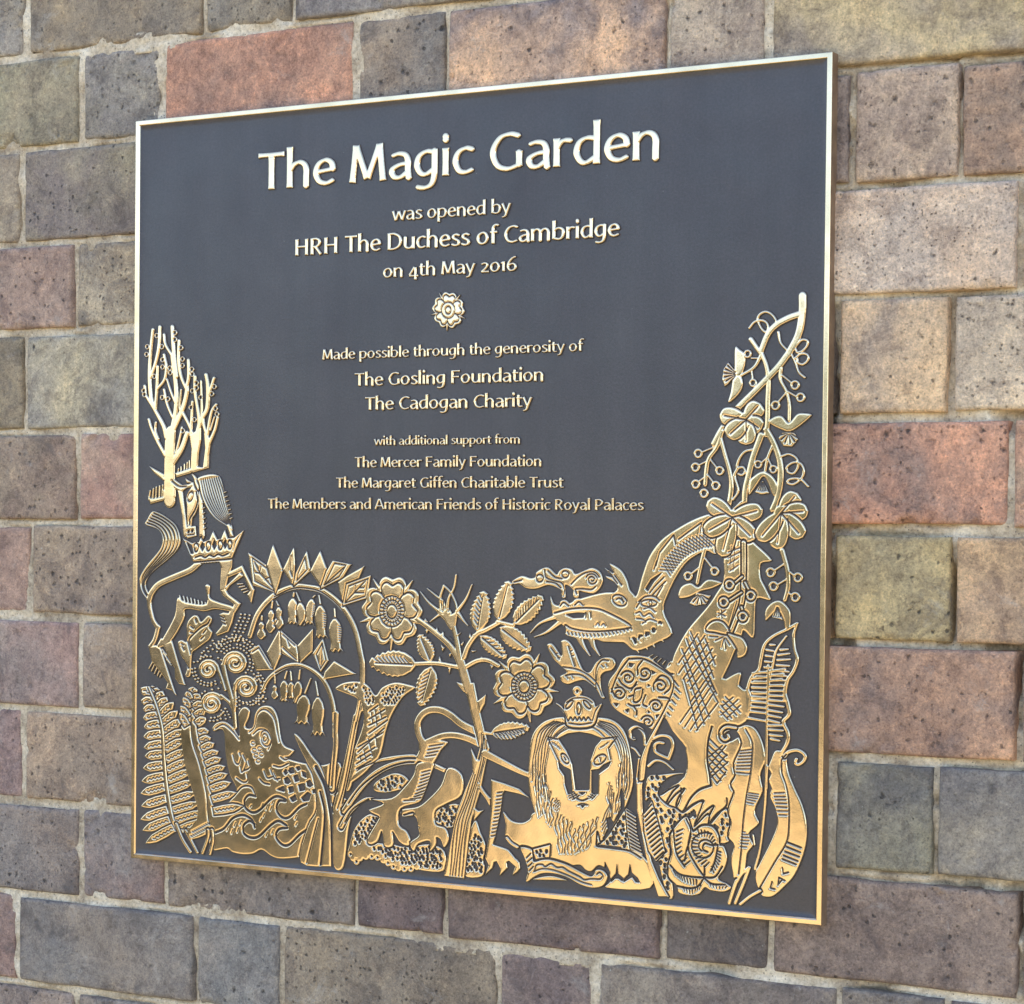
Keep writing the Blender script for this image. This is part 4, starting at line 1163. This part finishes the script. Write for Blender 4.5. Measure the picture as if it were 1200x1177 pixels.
c 7: 455 165 468 215 520 240 575 255 592 300 590 345 / 640 265 690 215 740 185 800 180 835 215 / 480 170 530 215 580 225 / 245 250 300 235 / 470 245 530 255 570 290 / 680 330 670 300 720 295 780 300 810 280
O relief_oak_sprig
P: 475 690 500 670 530 695 575 760 572 680 572 655 600 645 632 665 665 720 720 850 770 868 815 800 870 768 930 775 945 820 920 858 870 872 842 910 850 1000 872 1045 850 1050 810 985 740 930 680 935 620 955 575 935 568 895 610 870 560 820 520 780
c 7: 585 835 680 850 760 890 820 950 855 1035 / 810 985 812 860 850 790 900 790 / 560 780 500 700 / 665 830 620 690 / 600 895 650 885 720 895 800 960
c 5: 545 770 565 770 / 530 745 550 740 / 640 760 660 755 / 630 730 650 720 / 610 900 620 915 / 645 890 655 910 / 850 820 865 835 / 880 810 890 830
T 720 600
O relief_dragon
P: 140 590 190 440 240 305 320 195 430 115 560 45 680 12 770 60 800 200 700 290 640 270 590 285 500 345 430 440 370 560 335 680 395 835 300 900 150 960 60 900 -60 860 -240 830 -350 760 -330 640 -100 560 40 560
T 560 640
P: 498 345 520 395 558 408 570 378 605 372 640 400 665 368 705 362 738 390 780 372 790 345 800 378 832 360 868 370 905 380 925 340 1000 330 1085 345 1150 380 1150 560 1100 660 1045 665 820 648 700 640 602 612 595 560 515 482
P: 870 150 935 188 905 120 980 160 1022 225 1045 300 1080 350 1000 380 905 380 930 330 960 295 945 255 890 225 880 205 925 212
p: 800 640 1040 640 1050 668 860 662
s 46 8: 690 620 725 690 770 758 / 775 630 795 690 838 758
s 8 34: 358 600 430 530 560 480 / 385 628 470 595 570 520
c 8: 525 462 650 432 800 430 900 462 1055 552 950 580 780 590 650 570 600 545 600 600
x: 605 472 690 462 735 466 725 492 655 495
c 7: 740 460 740 495 / 770 455 775 495
t 18 6: 615 590 780 605 940 585 1050 560 / 625 612 785 625 945 605 1060 575
q 7: 975 375 52 36 25
c 7: 950 370 975 360 1005 385 / 990 355 1000 395
c 7: 565 415 590 390 625 415 / 665 410 695 385 725 410 / 900 175 960 260 / 940 200 990 270
c 5: 810 550 825 530 835 550 / 850 550 865 535 878 552
T 720 600
q 7: 235 630 55 24 0
q 6: 245 630 10 20 0
c 7: 150 660 200 590 270 582 310 610 / 165 620 200 590
c 6: 145 700 175 690 200 720 240 700 270 730 / 150 735 190 740 215 760 / 200 670 240 660 280 690 / 190 770 240 740 290 755
x: 212 530 250 470 325 420 270 480 230 545
c 7: 240 560 280 510 340 450 / 260 575 300 530 350 480 / 285 590 330 510
B 14: 130 880 175 868 222 845 268 815 312 770
x: 115 872 145 872 150 905 128 912 / 165 850 190 850 198 885 178 895 / 210 830 235 830 240 862 222 870
s 40 6: 110 890 165 972 / 190 880 225 950 / 235 870 275 935 / 280 850 335 895 / 310 790 395 838
e 7: 285 370 310 280 405 160 420 225 / 440 190 520 130 598 75 588 150 / 270 400 290 340 / 610 145 625 80 680 40
e 5: 310 400 409 404 / 321 377 421 387 / 333 355 433 370 / 333 355 385 440 / 344 332 447 353 / 344 332 397 422 / 360 312 460 337 / 360 312 409 404 / 376 293 475 321 / 376 293 421 387 / 392 273 492 309 / 392 273 433 370 / 410 256 510 296 / 410 256 447 353 / 429 239 527 284 / 429 239 460 337 / 448 222 547 276 / 448 222 475 321 / 469 208 566 268 / 469 208 492 309 / 490 193 586 260 / 490 193 510 296 / 511 180 607 255 / 511 180 527 284 / 535 173 628 251 / 535 173 547 276 / 560 166 649 245 / 560 166 566 268 / 584 160 669 240 / 584 160 586 260 / 609 162 690 235 / 609 162 607 255 / 635 163 628 251 / 660 165 649 245
T 780 620
P: 35 930 60 860 110 760 170 670 290 530 350 440 398 350 400 200 440 100 560 60 620 105 730 215 655 240 652 330 690 410 720 492 628 482 612 600 602 752 538 702 520 740 480 830 430 950 370 1075 420 1030 515 990 502 1100 560 1112 570 1180 560 1260 550 1330 420 1400 380 1460 420 1500 500 1560 480 1700 380 2100 100 2000 -30 1900 130 1740 130 1500 20 1350 -40 1150 -40 1000
T 700 740
P: 500 230 530 210 700 300 900 330 1000 395 1040 450 1020 600 800 680 900 760 990 740 960 1000 900 1200 600 1300 420 1150 600 1000 600 800 510 700 465 610 470 520 540 400
x: 470 605 515 690 605 800 598 965 560 960 545 900 400 860 400 740 420 640
e 7: 612 50 640 130 830 490 / 580 120 770 590 / 590 200 735 640 / 595 330 690 680 / 640 35 820 430 / 690 40 800 320 / 740 50 810 230 / 640 0 800 400
e 7: 690 20 560 220 / 740 30 560 290 / 760 80 590 330 / 790 120 620 350 / 810 170 640 400 / 790 270 640 490 / 780 330 570 630 / 790 370 600 660 / 810 410 640 680 / 832 490 680 685
e 6: 880 450 985 560 / 865 480 960 580 / 850 510 925 600 / 845 550 900 610 / 970 470 850 580 / 985 510 890 600 / 935 455 855 520
c 14: 788 660 762 760 755 880 770 980 780 1065
e 7: 775 745 890 860 / 768 790 895 910 / 765 830 890 960 / 770 880 880 990 / 770 930 850 1030 / 780 990 825 1050 / 885 790 765 930 / 890 850 770 990 / 900 900 780 1010 / 885 970 825 1050 / 860 790 765 870
T 700 880
c 12: 780 240 700 270 640 330 590 420 560 410
c 11: 605 150 520 170 450 220 418 290 440 300 500 262 560 240 520 280 478 350 480 370 540 300 600 262 560 320 540 380 555 405
c 11: 590 425 660 370 730 345 690 420 665 520 / 665 520 730 430 800 380 770 450 765 510 / 765 510 820 440 885 385 890 330
c 9: 575 260 570 330 540 400
O relief_stippled_ground 5
T 700 880
P 6: 345 185 430 165 560 152 590 158 520 172 450 215 412 300 480 375 540 400 590 430 660 380 720 360 660 530 760 440 765 520 885 400 905 560 880 640 640 600 560 560 500 620 500 800 520 1000 480 1000 420 760 370 350 328 345
d 44 12 0.32 1.6: 340 190 440 175 540 155 450 210 410 300 480 390 560 430 640 440 700 380 640 500 560 480 500 600 490 780 510 960 470 960 430 760 380 380 340 340
d 38 10 0.3 1.4: 790 520 890 410 900 540 870 620 820 560
d 36 10 0.3 1.4: 610 470 700 380 650 520 / 0 0
O relief_stippled_ground 6
P 6: 190 395 200 520 222 688 110 670 0 655 50 560 120 480
d 34 11 0.3 1.1: 185 430 215 670 50 640 130 490
O relief_cabbage
P 9: 610 455 640 520 660 560 720 520 790 525 830 580 838 650 870 660 892 740 872 820 830 882 895 920 922 948 870 975 780 965 740 945 700 990 630 1000 560 980 545 930 490 870 488 790 512 700 500 600 540 520
c 10: 610 470 640 540 635 620 610 700 600 760 / 830 650 780 650 740 640 725 680 760 700 / 640 570 625 680 680 790 735 870
c 10: 500 790 560 850 640 870 735 875 810 870 860 800 / 735 870 700 930 640 950 550 935 / 735 880 790 920 880 925 / 735 800 735 880 / 830 650 810 760 780 830 / 520 540 540 700 600 800
Y 9: 735 665 105 30 300 1.5 -1
t 9 9 5: 545 560 540 650 560 730 600 790 / 590 540 575 650 590 710 640 760
t 10 9 5: 660 580 650 680 690 760 740 800 / 700 600 690 670 725 730 770 770
t 8 9 5: 690 545 760 560 800 600 815 640 / 700 590 755 600 780 620 785 655
t 8 9 5: 850 700 840 770 800 840 / 820 690 815 760 785 800
t 9 10 6: 520 820 590 870 680 890 / 540 860 600 905 680 930
t 7 9 5: 590 940 650 960 710 930 / 600 970 650 990 700 960
t 6 8 5: 770 910 830 935 890 935 / 780 935 830 955 880 950
O relief_plant
p 7: 278 50 322 50 314 150 305 260 308 400 330 600 370 760 420 880 490 1008 418 1008 370 860 330 720 290 500 268 400 264 200
p 6: 190 392 262 445 268 560 318 760 228 690 205 560
t 12 9: 200 410 215 560 235 690 / 262 450 280 600 318 730
p 6: 372 350 410 480 440 600 462 700 402 765 350 690 320 560 315 440
t 12 9: 372 370 415 520 455 700 / 320 430 345 590 400 750
T 700 740
s 30 44 6: 440 590 400 670 350 770 320 870 300 1010
P: 200 170 345 175 400 215 490 285 535 340 530 400 500 500 440 610 385 680 320 640 270 625 150 560 90 500 72 420 80 340 130 270
c 9: 215 190 330 195 480 285 520 330 520 400 490 480 430 600 340 760 290 900 280 1040
c 9: 215 190 150 280 110 370 95 420 / 380 190 490 285 520 295
Y 9: 210 320 52 10 200 1.5 1
Y 9: 325 290 50 10 130 1.5 -1
Y 9: 150 430 48 10 230 1.5 1
Y 9: 432 378 52 10 150 1.5 1
Y 9: 402 515 48 10 190 1.5 1
Y 9: 345 625 48 10 200 1.6 1
c 9: 145 330 170 365 225 395 265 370 / 310 200 275 250 275 300 / 95 400 120 450 / 400 340 440 305 490 330 500 390 460 430 / 420 455 480 460 500 480
c 9: 250 440 260 400 300 390 / 250 440 245 480 270 490 300 460 310 400 / 215 450 250 440 / 230 410 270 350 / 330 440 310 500 340 520 / 250 520 265 545 265 580 / 210 500 240 515 290 510
x: 215 220 250 225 235 245 215 240 / 370 270 400 285 375 295 / 110 495 145 500 130 518 / 190 545 212 535 210 560 / 345 545 362 560 345 562 / 400 580 425 575 405 600 / 345 365 362 375 345 380 / 130 360 145 375 130 380 / 340 690 365 685 350 715 / 410 700 430 670 440 700
u 5 9 4: 345 182 410 210 480 245 / 380 160 435 185 495 215
t 6 9 5: 528 340 535 400 510 480 480 560 / 560 380 570 440 530 520 500 580
s 22 14: 150 822 195 792 250 810 290 860 / 350 930 400 892 460 905 520 955
s 24 22: 325 780 315 700 270 660 225 680 225 725 250 742
c 8: 335 770 325 700 280 668 240 690 240 735 262 738
s 24 24: 360 760 430 722 500 735 515 800 490 880
s 22 22: 490 880 400 835 395 785 420 768 450 772
c 7: 378 760 440 735 490 750 498 810 480 855
x: 220 790 265 770 300 765 310 820
T 580 800
O relief_lion
P 8: 228 700 235 500 258 360 320 280 400 245 500 236 680 238 800 255 880 320 920 430 945 600 945 720 905 845 880 880 830 960 780 1040 730 1095 690 1120 500 1200 330 1000 275 900
T 540 880
P: 290 420 345 480 420 496 475 470 520 420 800 400 1000 560 935 655 1050 665 1177 690 1250 725 1298 800 1303 950 1005 948 1030 900 1012 830 950 792 900 832 860 825 820 790 740 795 700 765 610 745 610 645 520 672 420 662 310 605 305 500
p 6: 205 195 300 225 400 262 470 325 400 300 300 278 285 300 270 420 232 600 218 645 300 672 340 690 400 770 405 815 385 840 352 862 372 800 330 762 312 770 318 810 265 865 268 810 245 765 225 770 215 810 165 858 190 790 165 740 190 600 205 400
e 6: 250 290 285 285 / 245 315 280 310 / 242 340 276 335 / 240 365 272 360 / 236 390 268 385 / 232 415 264 410 / 230 440 260 435 / 226 465 256 460 / 222 490 252 485 / 218 515 248 510 / 214 540 244 535 / 210 565 240 560 / 206 590 236 585
s 54 34: 165 20 280 80 400 140 470 170
s 16 16: 120 230 160 290 195 330
c 14: 300 645 340 690 380 740
s 22 22 5: 315 605 345 640 385 665
T 700 880
x: 132 785 140 850 178 882 170 900 145 880 120 880 95 905 88 892 125 850 / 222 785 235 845 275 880 290 908 262 905 238 870 205 890 180 905 176 892 212 855 / 50 770 80 830 82 870 60 905 40 900
c 9: 0 660 120 675 220 692 300 740
T 540 880
c 11: 930 655 940 560 960 640 / 935 655 1000 660 1100 672
x: 1105 262 1120 300 1125 400 1060 490 990 620 975 610 1010 540 1000 470 1030 460 1050 500 1100 400 1095 290
T 580 800
x: 435 388 500 355 580 345 660 358 735 388 690 440 655 540 645 740 552 740 528 560 490 470
x: 432 542 470 580 515 602 530 765 500 770 478 700 474 640 440 590
x: 662 608 715 600 745 570 798 545 780 580 712 630 706 770 662 765
e 8: 360 378 440 545 / 362 378 430 392
q 8: 480 525 40 20 55
q 8: 722 532 48 28 -35
c 8: 475 515 485 535 / 720 518 725 545
e 8: 840 375 780 455 795 530 / 740 388 840 375
e 5: 390 410 400 425 / 405 415 415 435 / 420 425 430 445 / 435 440 445 458 / 725 450 740 440 / 745 440 758 428 / 765 425 780 412
x: 575 758 622 758 600 775
e 6: 508 770 540 755 / 505 785 550 765 / 510 800 565 772 / 530 808 580 780 / 520 760 545 805 / 540 755 570 800 / 665 760 690 775 / 655 772 685 790 / 640 785 675 800 / 680 760 650 800 / 695 775 665 805
c 8: 560 800 600 815 640 800 / 570 845 600 838 635 845
x: 588 845 618 845 602 865
h 6 7 3: 405 268 318 325 275 440 258 560 250 680 / 480 280 420 315 375 400 352 500 338 640 352 760 368 850
h 4 6 3: 285 600 278 720 284 820 296 930 / 345 640 332 760 335 840 340 900
h 5 7 3: 720 268 820 300 890 390 918 500 925 640 922 720 900 800 / 705 292 790 352 845 440 865 560 850 640 850 740 830 830
h 3 6 4: 860 560 855 680 845 760 820 900 / 905 640 895 740 880 800 850 900
h 3 6: 385 395 430 345 480 305 / 420 375 450 345 510 312
h 2 6: 665 305 715 335 755 375 / 700 300 750 325 790 360
h 5 6 5: 425 900 415 980 430 1080 440 1180 / 520 960 515 1040 525 1110 520 1180
h 6 6 5: 550 1010 540 1080 550 1130 545 1180 / 700 930 690 1000 660 1060 640 1140
h 3 6 4: 348 700 368 780 352 860 352 960 / 400 800 380 860 395 920 385 990
h 3 6 4: 420 800 400 870 / 440 830 425 890
h 4 6 4: 782 690 775 780 780 860 735 960 / 815 760 805 850 800 920 745 1050
O relief_crown
P 9: 415 142 455 160 475 190 480 140 520 105 575 90 625 95 675 125 692 165 735 145 705 215 665 302 505 304 480 225
b 34 : 565 58
B 8: 565 60
c 7: 505 280 585 290 665 278 / 430 160 470 200 500 265 / 715 160 690 200 670 265
c 8: 505 265 520 240 535 262 550 240 565 262 580 240 595 262 610 240 625 262 640 240 660 262
q 8: 510 152 36 14 -50
q 8: 575 180 14 40 0
q 8: 632 152 36 14 50
c 6: 490 140 540 110 620 110 670 140
O relief_scroll
T 540 880
p 6: 490 680 612 648 605 755 515 752
d 32 10 0.25 0.8: 505 690 600 665 595 745 520 745
P 9: 410 668 480 678 490 720 500 765 560 752 620 752 700 775 760 800 880 862 915 855 930 822 970 822 1002 850 1005 890 975 935 905 948 820 925 730 875 640 850 560 848 500 875 460 905 445 895 460 830 440 750
c 7: 505 830 520 790 560 785 580 800 620 780 660 805 700 805 740 830 780 850 820 870 850 890 890 885 920 885 960 885 975 860 955 840 935 855
c 7: 450 740 480 710 / 455 770 488 740 / 462 800 490 775 / 470 830 498 800
c 6: 500 835 560 815 640 825 740 862 830 905 900 925
P: 495 890 560 868 640 865 730 895 640 895
T 780 780
O relief_ribbon_leaf
P 7: 505 425 560 410 620 440 668 540 682 660 650 760 665 870 612 1000 640 1090 572 1160 600 1240 560 1300 540 1420 480 1500 460 1420 450 1330 470 1240 430 1180 450 1080 430 1000 470 880 450 820 480 760 470 680 520 560 510 490 470 430
s 12 12: 600 1170 610 1240
s 22 20 7: 480 432 420 425 385 450 380 490 405 515 432 502 428 480
c 8: 550 440 590 520 592 620 580 760 555 900 530 1080 520 1250 500 1440
e 6: 515 590 588 580 / 508 608 588 602 / 502 628 588 624 / 496 650 586 646 / 492 672 586 668 / 488 695 584 692 / 486 715 582 715 / 486 738 580 748
e 5: 570 880 640 890 / 566 895 638 906 / 562 910 632 920 / 560 925 620 938 / 556 945 605 955
T 800 900
e 5: 405 440 430 445 / 403 460 450 462 / 400 480 458 482 / 398 502 456 504 / 396 522 450 526 / 394 545 440 548
O relief_ribbon_leaf 2
T 800 900
P: 640 -120 610 -60 590 0 608 40 592 90 610 140 600 200 640 290 650 390 610 500 530 660 500 720 505 790 535 870 565 892 625 885 700 820 770 740 830 600 852 480 848 360 820 250 770 140 730 40 715 -40 720 -90 700 -110
s 28 22 6: 700 -80 730 -110 790 -120 838 -90 835 -50 800 -22 775 -30 782 -60
c 8: 712 -90 680 -50 680 30 710 120 728 240 728 400 712 520 640 640 570 760 522 845
e 6: 630 175 700 172 / 630 200 706 200 / 635 222 712 222 / 640 245 716 248 / 645 270 718 274 / 650 298 722 300 / 662 325 718 328
e 9: 722 515 815 552 / 712 545 810 585 / 702 578 802 615 / 692 605 792 645 / 685 630 780 668
e 8: 615 788 603 830 635 838 / 655 812 662 758 704 780 / 663 800 685 770 / 685 690 690 732 728 722
O relief_quill_leaf
T 780 620
s 24 22: 900 655 840 690 740 740 680 800 655 900 640 970 590 1020 562 1110 560 1180
s 18 30: 905 650 880 730 885 820 905 900 880 980 840 1040 820 1120 820 1180
T 780 780
s 24 24: 560 160 580 220 575 300 555 360
s 28 26: 820 200 840 270 848 340 810 390 838 460 838 530 800 600 770 650 735 700
s 20 18: 705 0 700 200 695 400 690 700 692 850
T 780 620
s 16 20: 830 740 760 840 735 950 710 1060 703 1180
T 800 900
s 20 18: 578 -10 572 100 560 300 530 560 495 700
T 780 780
s 24 20: 600 55 690 45 / 598 88 688 82 / 596 120 688 120 / 596 152 688 155 / 596 185 688 190 / 594 218 688 224 / 592 250 688 258 / 590 285 686 294 / 585 318 686 330 / 560 362 690 385
s 24 18: 720 40 820 25 / 720 70 810 60 / 720 105 800 95 / 720 140 805 135 / 720 175 810 175 / 718 208 818 212 / 715 240 815 248 / 712 272 810 285 / 710 310 800 325 / 710 345 790 360 / 712 380 780 395 / 712 415 800 415 / 715 445 805 450 / 718 480 800 488 / 725 508 780 520
T 780 620
s 22 16: 720 800 750 800 / 695 835 740 842 / 690 875 730 880 / 685 915 725 918 / 680 955 720 955 / 655 990 715 990 / 625 1020 700 1020 / 610 1055 700 1055 / 605 1095 695 1095 / 603 1135 695 1135 / 602 1170 690 1170
s 22 16: 790 835 840 830 / 775 870 850 860 / 770 905 855 900 / 765 940 850 945 / 760 975 845 985 / 745 1010 830 1015 / 735 1045 825 1045 / 730 1080 815 1085 / 728 1115 810 1120 / 725 1150 805 1155
O relief_ribbon_leaf
T 800 900
s 26 24 6: 370 780 345 850 318 935
s 26 22 6: 455 690 420 790 360 935
s 24 22 6: 530 850 460 890 395 942
s 22 20: 370 790 400 740 450 690
T 780 340
O relief_vine
s 54 50: 942 38 940 150 915 300 850 430
s 48 42: 850 430 765 540 610 700 480 830 385 960 330 1060
s 46 40: 925 165 850 190 760 240 700 310 655 420
s 32 34: 655 430 690 520 706 620 702 760 700 900 690 1000
s 34 30: 585 340 655 440
s 26 20: 655 450 610 530 520 588
o 21 17: 563 440 600 640
s 14 14: 590 470 640 470 / 590 560 598 615
s 18 18: 770 235 740 180 695 150 650 165 632 205 655 262 688 290 705 262 690 222 650 208 608 222 575 262
s 20 16: 775 290 788 360 830 410
q 0.1: 0 0 1 1
s 18 18: 860 440 890 395 935 345 975 350 972 385 940 420 905 430 895 410 / 890 470 930 440 972 445 980 480 945 512 910 500 905 475 / 868 450 895 510 915 565 955 602
s 26 22: 792 540 790 620 830 700 850 790 850 900
s 15 15: 805 590 865 640 / 840 700 900 735 / 832 705 775 770
o 25 19: 890 655 928 740 755 795
P: 478 393 510 410 542 440 545 510 522 580 475 600 475 520
P: 470 590 518 595 528 660 500 720 430 778 448 700
n 6: 430 498 475 555 465 620 405 667 388 620 398 545 / 488 580
P: 708 912 750 872 800 868 840 912 862 905 905 855 950 848 1005 862 940 925 860 975 790 960
n 6 5: 800 985 848 982 885 985 912 1030 870 1082 810 1078 775 1020 / 848 985
v 132 5: 552 895 375 860 650 785 655 960 552 1065 425 1010
T 780 480
s 34 26: 385 150 350 260 300 330 280 400 270 520
s 14 14: 235 300 325 262 / 215 390 285 355 / 360 415 305 345 / 215 505 275 460 / 335 515 290 455
o 24 19: 222 303 203 398 370 422 205 515 343 525 262 578
s 30 34: 372 190 402 300 438 430 450 540 430 680
s 20 18: 605 275 545 290 505 340 490 400 530 398 545 430 525 452 500 445
s 22 16: 492 410 472 460 498 560 462 622
s 46 36: 655 180 600 330 570 450 545 560 540 690
s 44 42: 690 140 740 230 782 350 790 470 770 600 735 690
s 22 18: 735 250 702 330 682 430
s 22 22: 460 700 520 640 / 540 690 500 700
s 14 14: 700 330 645 380 / 705 345 735 405
o 22 17: 635 378 740 412
P: 575 500 605 460 670 425 740 465 775 540 750 600 722 560 695 490 668 465 620 530 572 590
n 5: 668 492 712 578 660 588 612 572 / 668 490
s 18 18: 798 322 850 308 900 338 910 395 880 440 840 430 835 395 880 365 930 375 950 430 930 480 880 515 838 505 855 480 925 480 980 530
v 128 6: 455 745 292 632 660 690 605 895 385 1010 270 850
v 132 6: 795 715 905 580 975 700 940 880 765 960 640 900
T 780 620
s 36 28: 800 150 835 280 842 400 820 490
s 16 16: 810 245 750 285 / 835 345 770 385 / 845 290 895 330 / 835 435 880 465
o 26 20: 722 300 742 395 910 335 892 470
P: 685 632 690 555 735 505 790 495 845 545 858 600 850 700 820 680 808 620 770 560 715 610
n 4: 765 535 805 630 730 610 / 770 530
s 30 22: 268 140 240 250 215 375
s 16 16: 230 265 175 310 / 270 205 320 270
o 24 19: 152 325 335 292
P: 88 475 105 400 170 372 225 400 290 348 385 370 320 410 240 430 160 470
n 6: 160 515 215 440 310 460 275 520 200 532 / 235 450
s 30 26 8: 535 95 535 330 525 500 490 600 445 715
c 7: 518 100 518 320 500 345 / 555 100 555 320
s 16 14 6: 525 330 460 385 / 520 440 420 505 / 545 370 580 440 / 520 540 532 600
o 25 18 6: 438 385 398 505 585 460 530 605
P 6: 278 700 300 655 350 632 400 650 435 705 415 728 340 712
P 6: 425 722 480 735 530 755 558 810 545 872 492 890 490 830 460 775
c 6: 300 740 360 745 / 340 770 395 745 / 385 820 400 755 / 410 830 405 760 / 440 800 412 755
e 6: 430 700 490 500 / 360 580 410 600 / 380 560 385 620 / 410 560 360 600
e 5: 430 160 510 130 / 430 200 510 160 / 435 240 500 200 / 440 290 500 250 / 450 120 440 290 / 475 110 465 280
'''
def run_art(text):
    for ln in text.strip().splitlines():
        ln = ln.split('#')[0].strip()
        if not ln: continue
        hd, _, rest = ln.partition(':'); a = hd.split(); c = a[0]; g = [float(x) for x in a[1:]] if c != 'O' else a[1:]
        V = [[float(x) for x in part.split()] for part in rest.split('/')] if rest.strip() else []
        if c == 'T': T[0], T[1] = g[0], g[1]; T[2] = g[2] if len(g) > 2 else 5.885
        elif c == 'O': owner(' '.join(g))
        elif c in ('s', 'k'):      # s w0 [w1 [gap]] : stroke(s)
            for P in V: stroke(P, g[0], g[1] if len(g) > 1 else None, g[2] if len(g) > 2 else 0, '+', c == 's')
        elif c in ('c', 'e'):      # cut stroke (smooth / straight)
            for P in V: stroke(P, g[0], g[1] if len(g) > 1 else None, 0, '-', c == 'c')
        elif c in ('p', 'P'):
            for P in V: poly(P, g[0] if g else 0, '+', c == 'P')
        elif c in ('x', 'X'):
            for P in V: poly(P, 0, '-', c == 'X')
        elif c == 'o':             # rings r w [gap] : centres
            for P in V:
                for q in np.array(P).reshape(-1, 2): blob(q[0], q[1], g[0] + g[1] / 2, '+', g[2] if len(g) > 2 else 0); blob(q[0], q[1], g[0] - g[1] / 2, '-')
        elif c == 'q':             # cut ellipse line: w : cx cy rx ry rot
            for P in V: ringo(P[0], P[1], P[2], g[0], '-', 0, P[3], P[4] if len(P) > 4 else 0)
        elif c == 'b' :
            for P in V:
                for q in np.array(P).reshape(-1, 2): blob(q[0], q[1], g[0])
        elif c == 'B':
            for P in V:
                for q in np.array(P).reshape(-1, 2): blob(q[0], q[1], g[0], '-')
        elif c == 'd': dots(V[0], g[0], g[1], '-', *(g[2:] or []))
        elif c == 'D': dots(V[0], g[0], g[1], '+', *(g[2:] or []))
        elif c == 'h': along(V[0], V[1], int(g[0]), g[1], '-', g[2] if len(g) > 2 else 0)
        elif c == 't': ticks(V[0], V[1], int(g[0]), g[1], '-', g[2] if len(g) > 2 else None)
        elif c == 'u': ticks(V[0], V[1], int(g[0]), g[1], '+', g[2] if len(g) > 2 else None)
        elif c == 'f':             # leaf wd veins side gap : base tip
            for P in V: leaf(*P, g[0], int(g[1]), int(g[2]), g[3] if len(g) > 3 else 0)
        elif c == 'Z':             # one serrated centre line
            a_, b_ = np.array(V[0][:2]), np.array(V[0][2:]); dv = b_ - a_; L = np.hypot(*dv); u = dv / L; nn = np.array([-u[1], u[0]]); n_k = max(3, int(L / 13))
            P = [a_ + dv * k / n_k + nn * (6 if k % 2 else -6) for k in range(n_k + 1)]
            stroke(np.array(P), g[0], None, 0, '-', False)
        elif c == 'z':             # rows of small serrated nicks, each row running from A to B
            A = resample(V[0], int(g[0])); B = resample(V[1], int(g[0]))
            for a_, b_ in zip(A, B):
                dv = b_ - a_; L = np.hypot(*dv); u = dv / L; nn = np.array([-u[1], u[0]])
                for k in range(max(2, int(L / 15))):
                    q = a_ + u * (k + .5) * 15
                    if k * 15 > L: break
                    stroke([*(q - u * 4 - nn * 5), *(q + u * 4 + nn * 5)], g[1], None, 0, '-')
        elif c == 'l':             # bell flowers: ax ay x0 y0 x1 y1 wd flare serr
            for P in V: bell(*P[:7], 0, bool(P[7]), int(P[8]))
        elif c == 'v': lobes(V[0][0], V[0][1], np.array(V[0][2:]).reshape(-1, 2), g[0], g[1] if len(g) > 1 else 0)
        elif c == 'n': fan(V[0], V[1][0], V[1][1], int(g[0]), g[1] if len(g) > 1 else 0)
        elif c == 'y': spiral(*V[0][:4], V[0][4], V[0][5], g[0], '+', g[1] if len(g) > 1 else 0, V[0][6])
        elif c == 'Y': spiral(*V[0][:4], V[0][4], V[0][5], g[0], '-', 0, V[0][6])
        elif c == 'R':             # beads round a curled frond, only where they clear what is there
            cx, cy, r, a0, a1 = V[0]; n = int(abs(a1 - a0) / 360 * 2 * math.pi * r / 24)
            for i in range(n + 1):
                t = math.radians(a0 + (a1 - a0) * i / max(1, n)); x, y = cx + r * math.cos(t), cy + r * math.sin(t)
                q = mm([x, y])[0]; j, i_ = int((q[1] - BD.zs[0]) / BD.c), int((q[0] - BD.xs[0]) / BD.c)
                if BD.f[j, i_] < -1.5: blob(x, y, g[0])
        elif c == 'r': rose(*V[0][:5], g[0], len(g) < 2)
        else: raise ValueError('art: ' + ln)
run_art(ART)
print('board cells', int((BD.f > -0.5).sum()))
def small_rose():
    global BD, NAMES, NID
    BD, NAMES, NID = Board(-26, 20, 112, 158, 0.2), {}, {}
    run_art('''T 490 320 16.81
O relief_small_rose
r 13 0: 588 735 325 375 -85''')
    return BD.meshes(NAMES, 0.0)
_main = BD.meshes(NAMES, 0.10)
for nm, lab, co, F, po in _main + small_rose():
    co = co.copy(); co[:, 2] += 0.3
    obj(nm, polished(np_mesh(nm, co, F), po), M_REL, plaque)
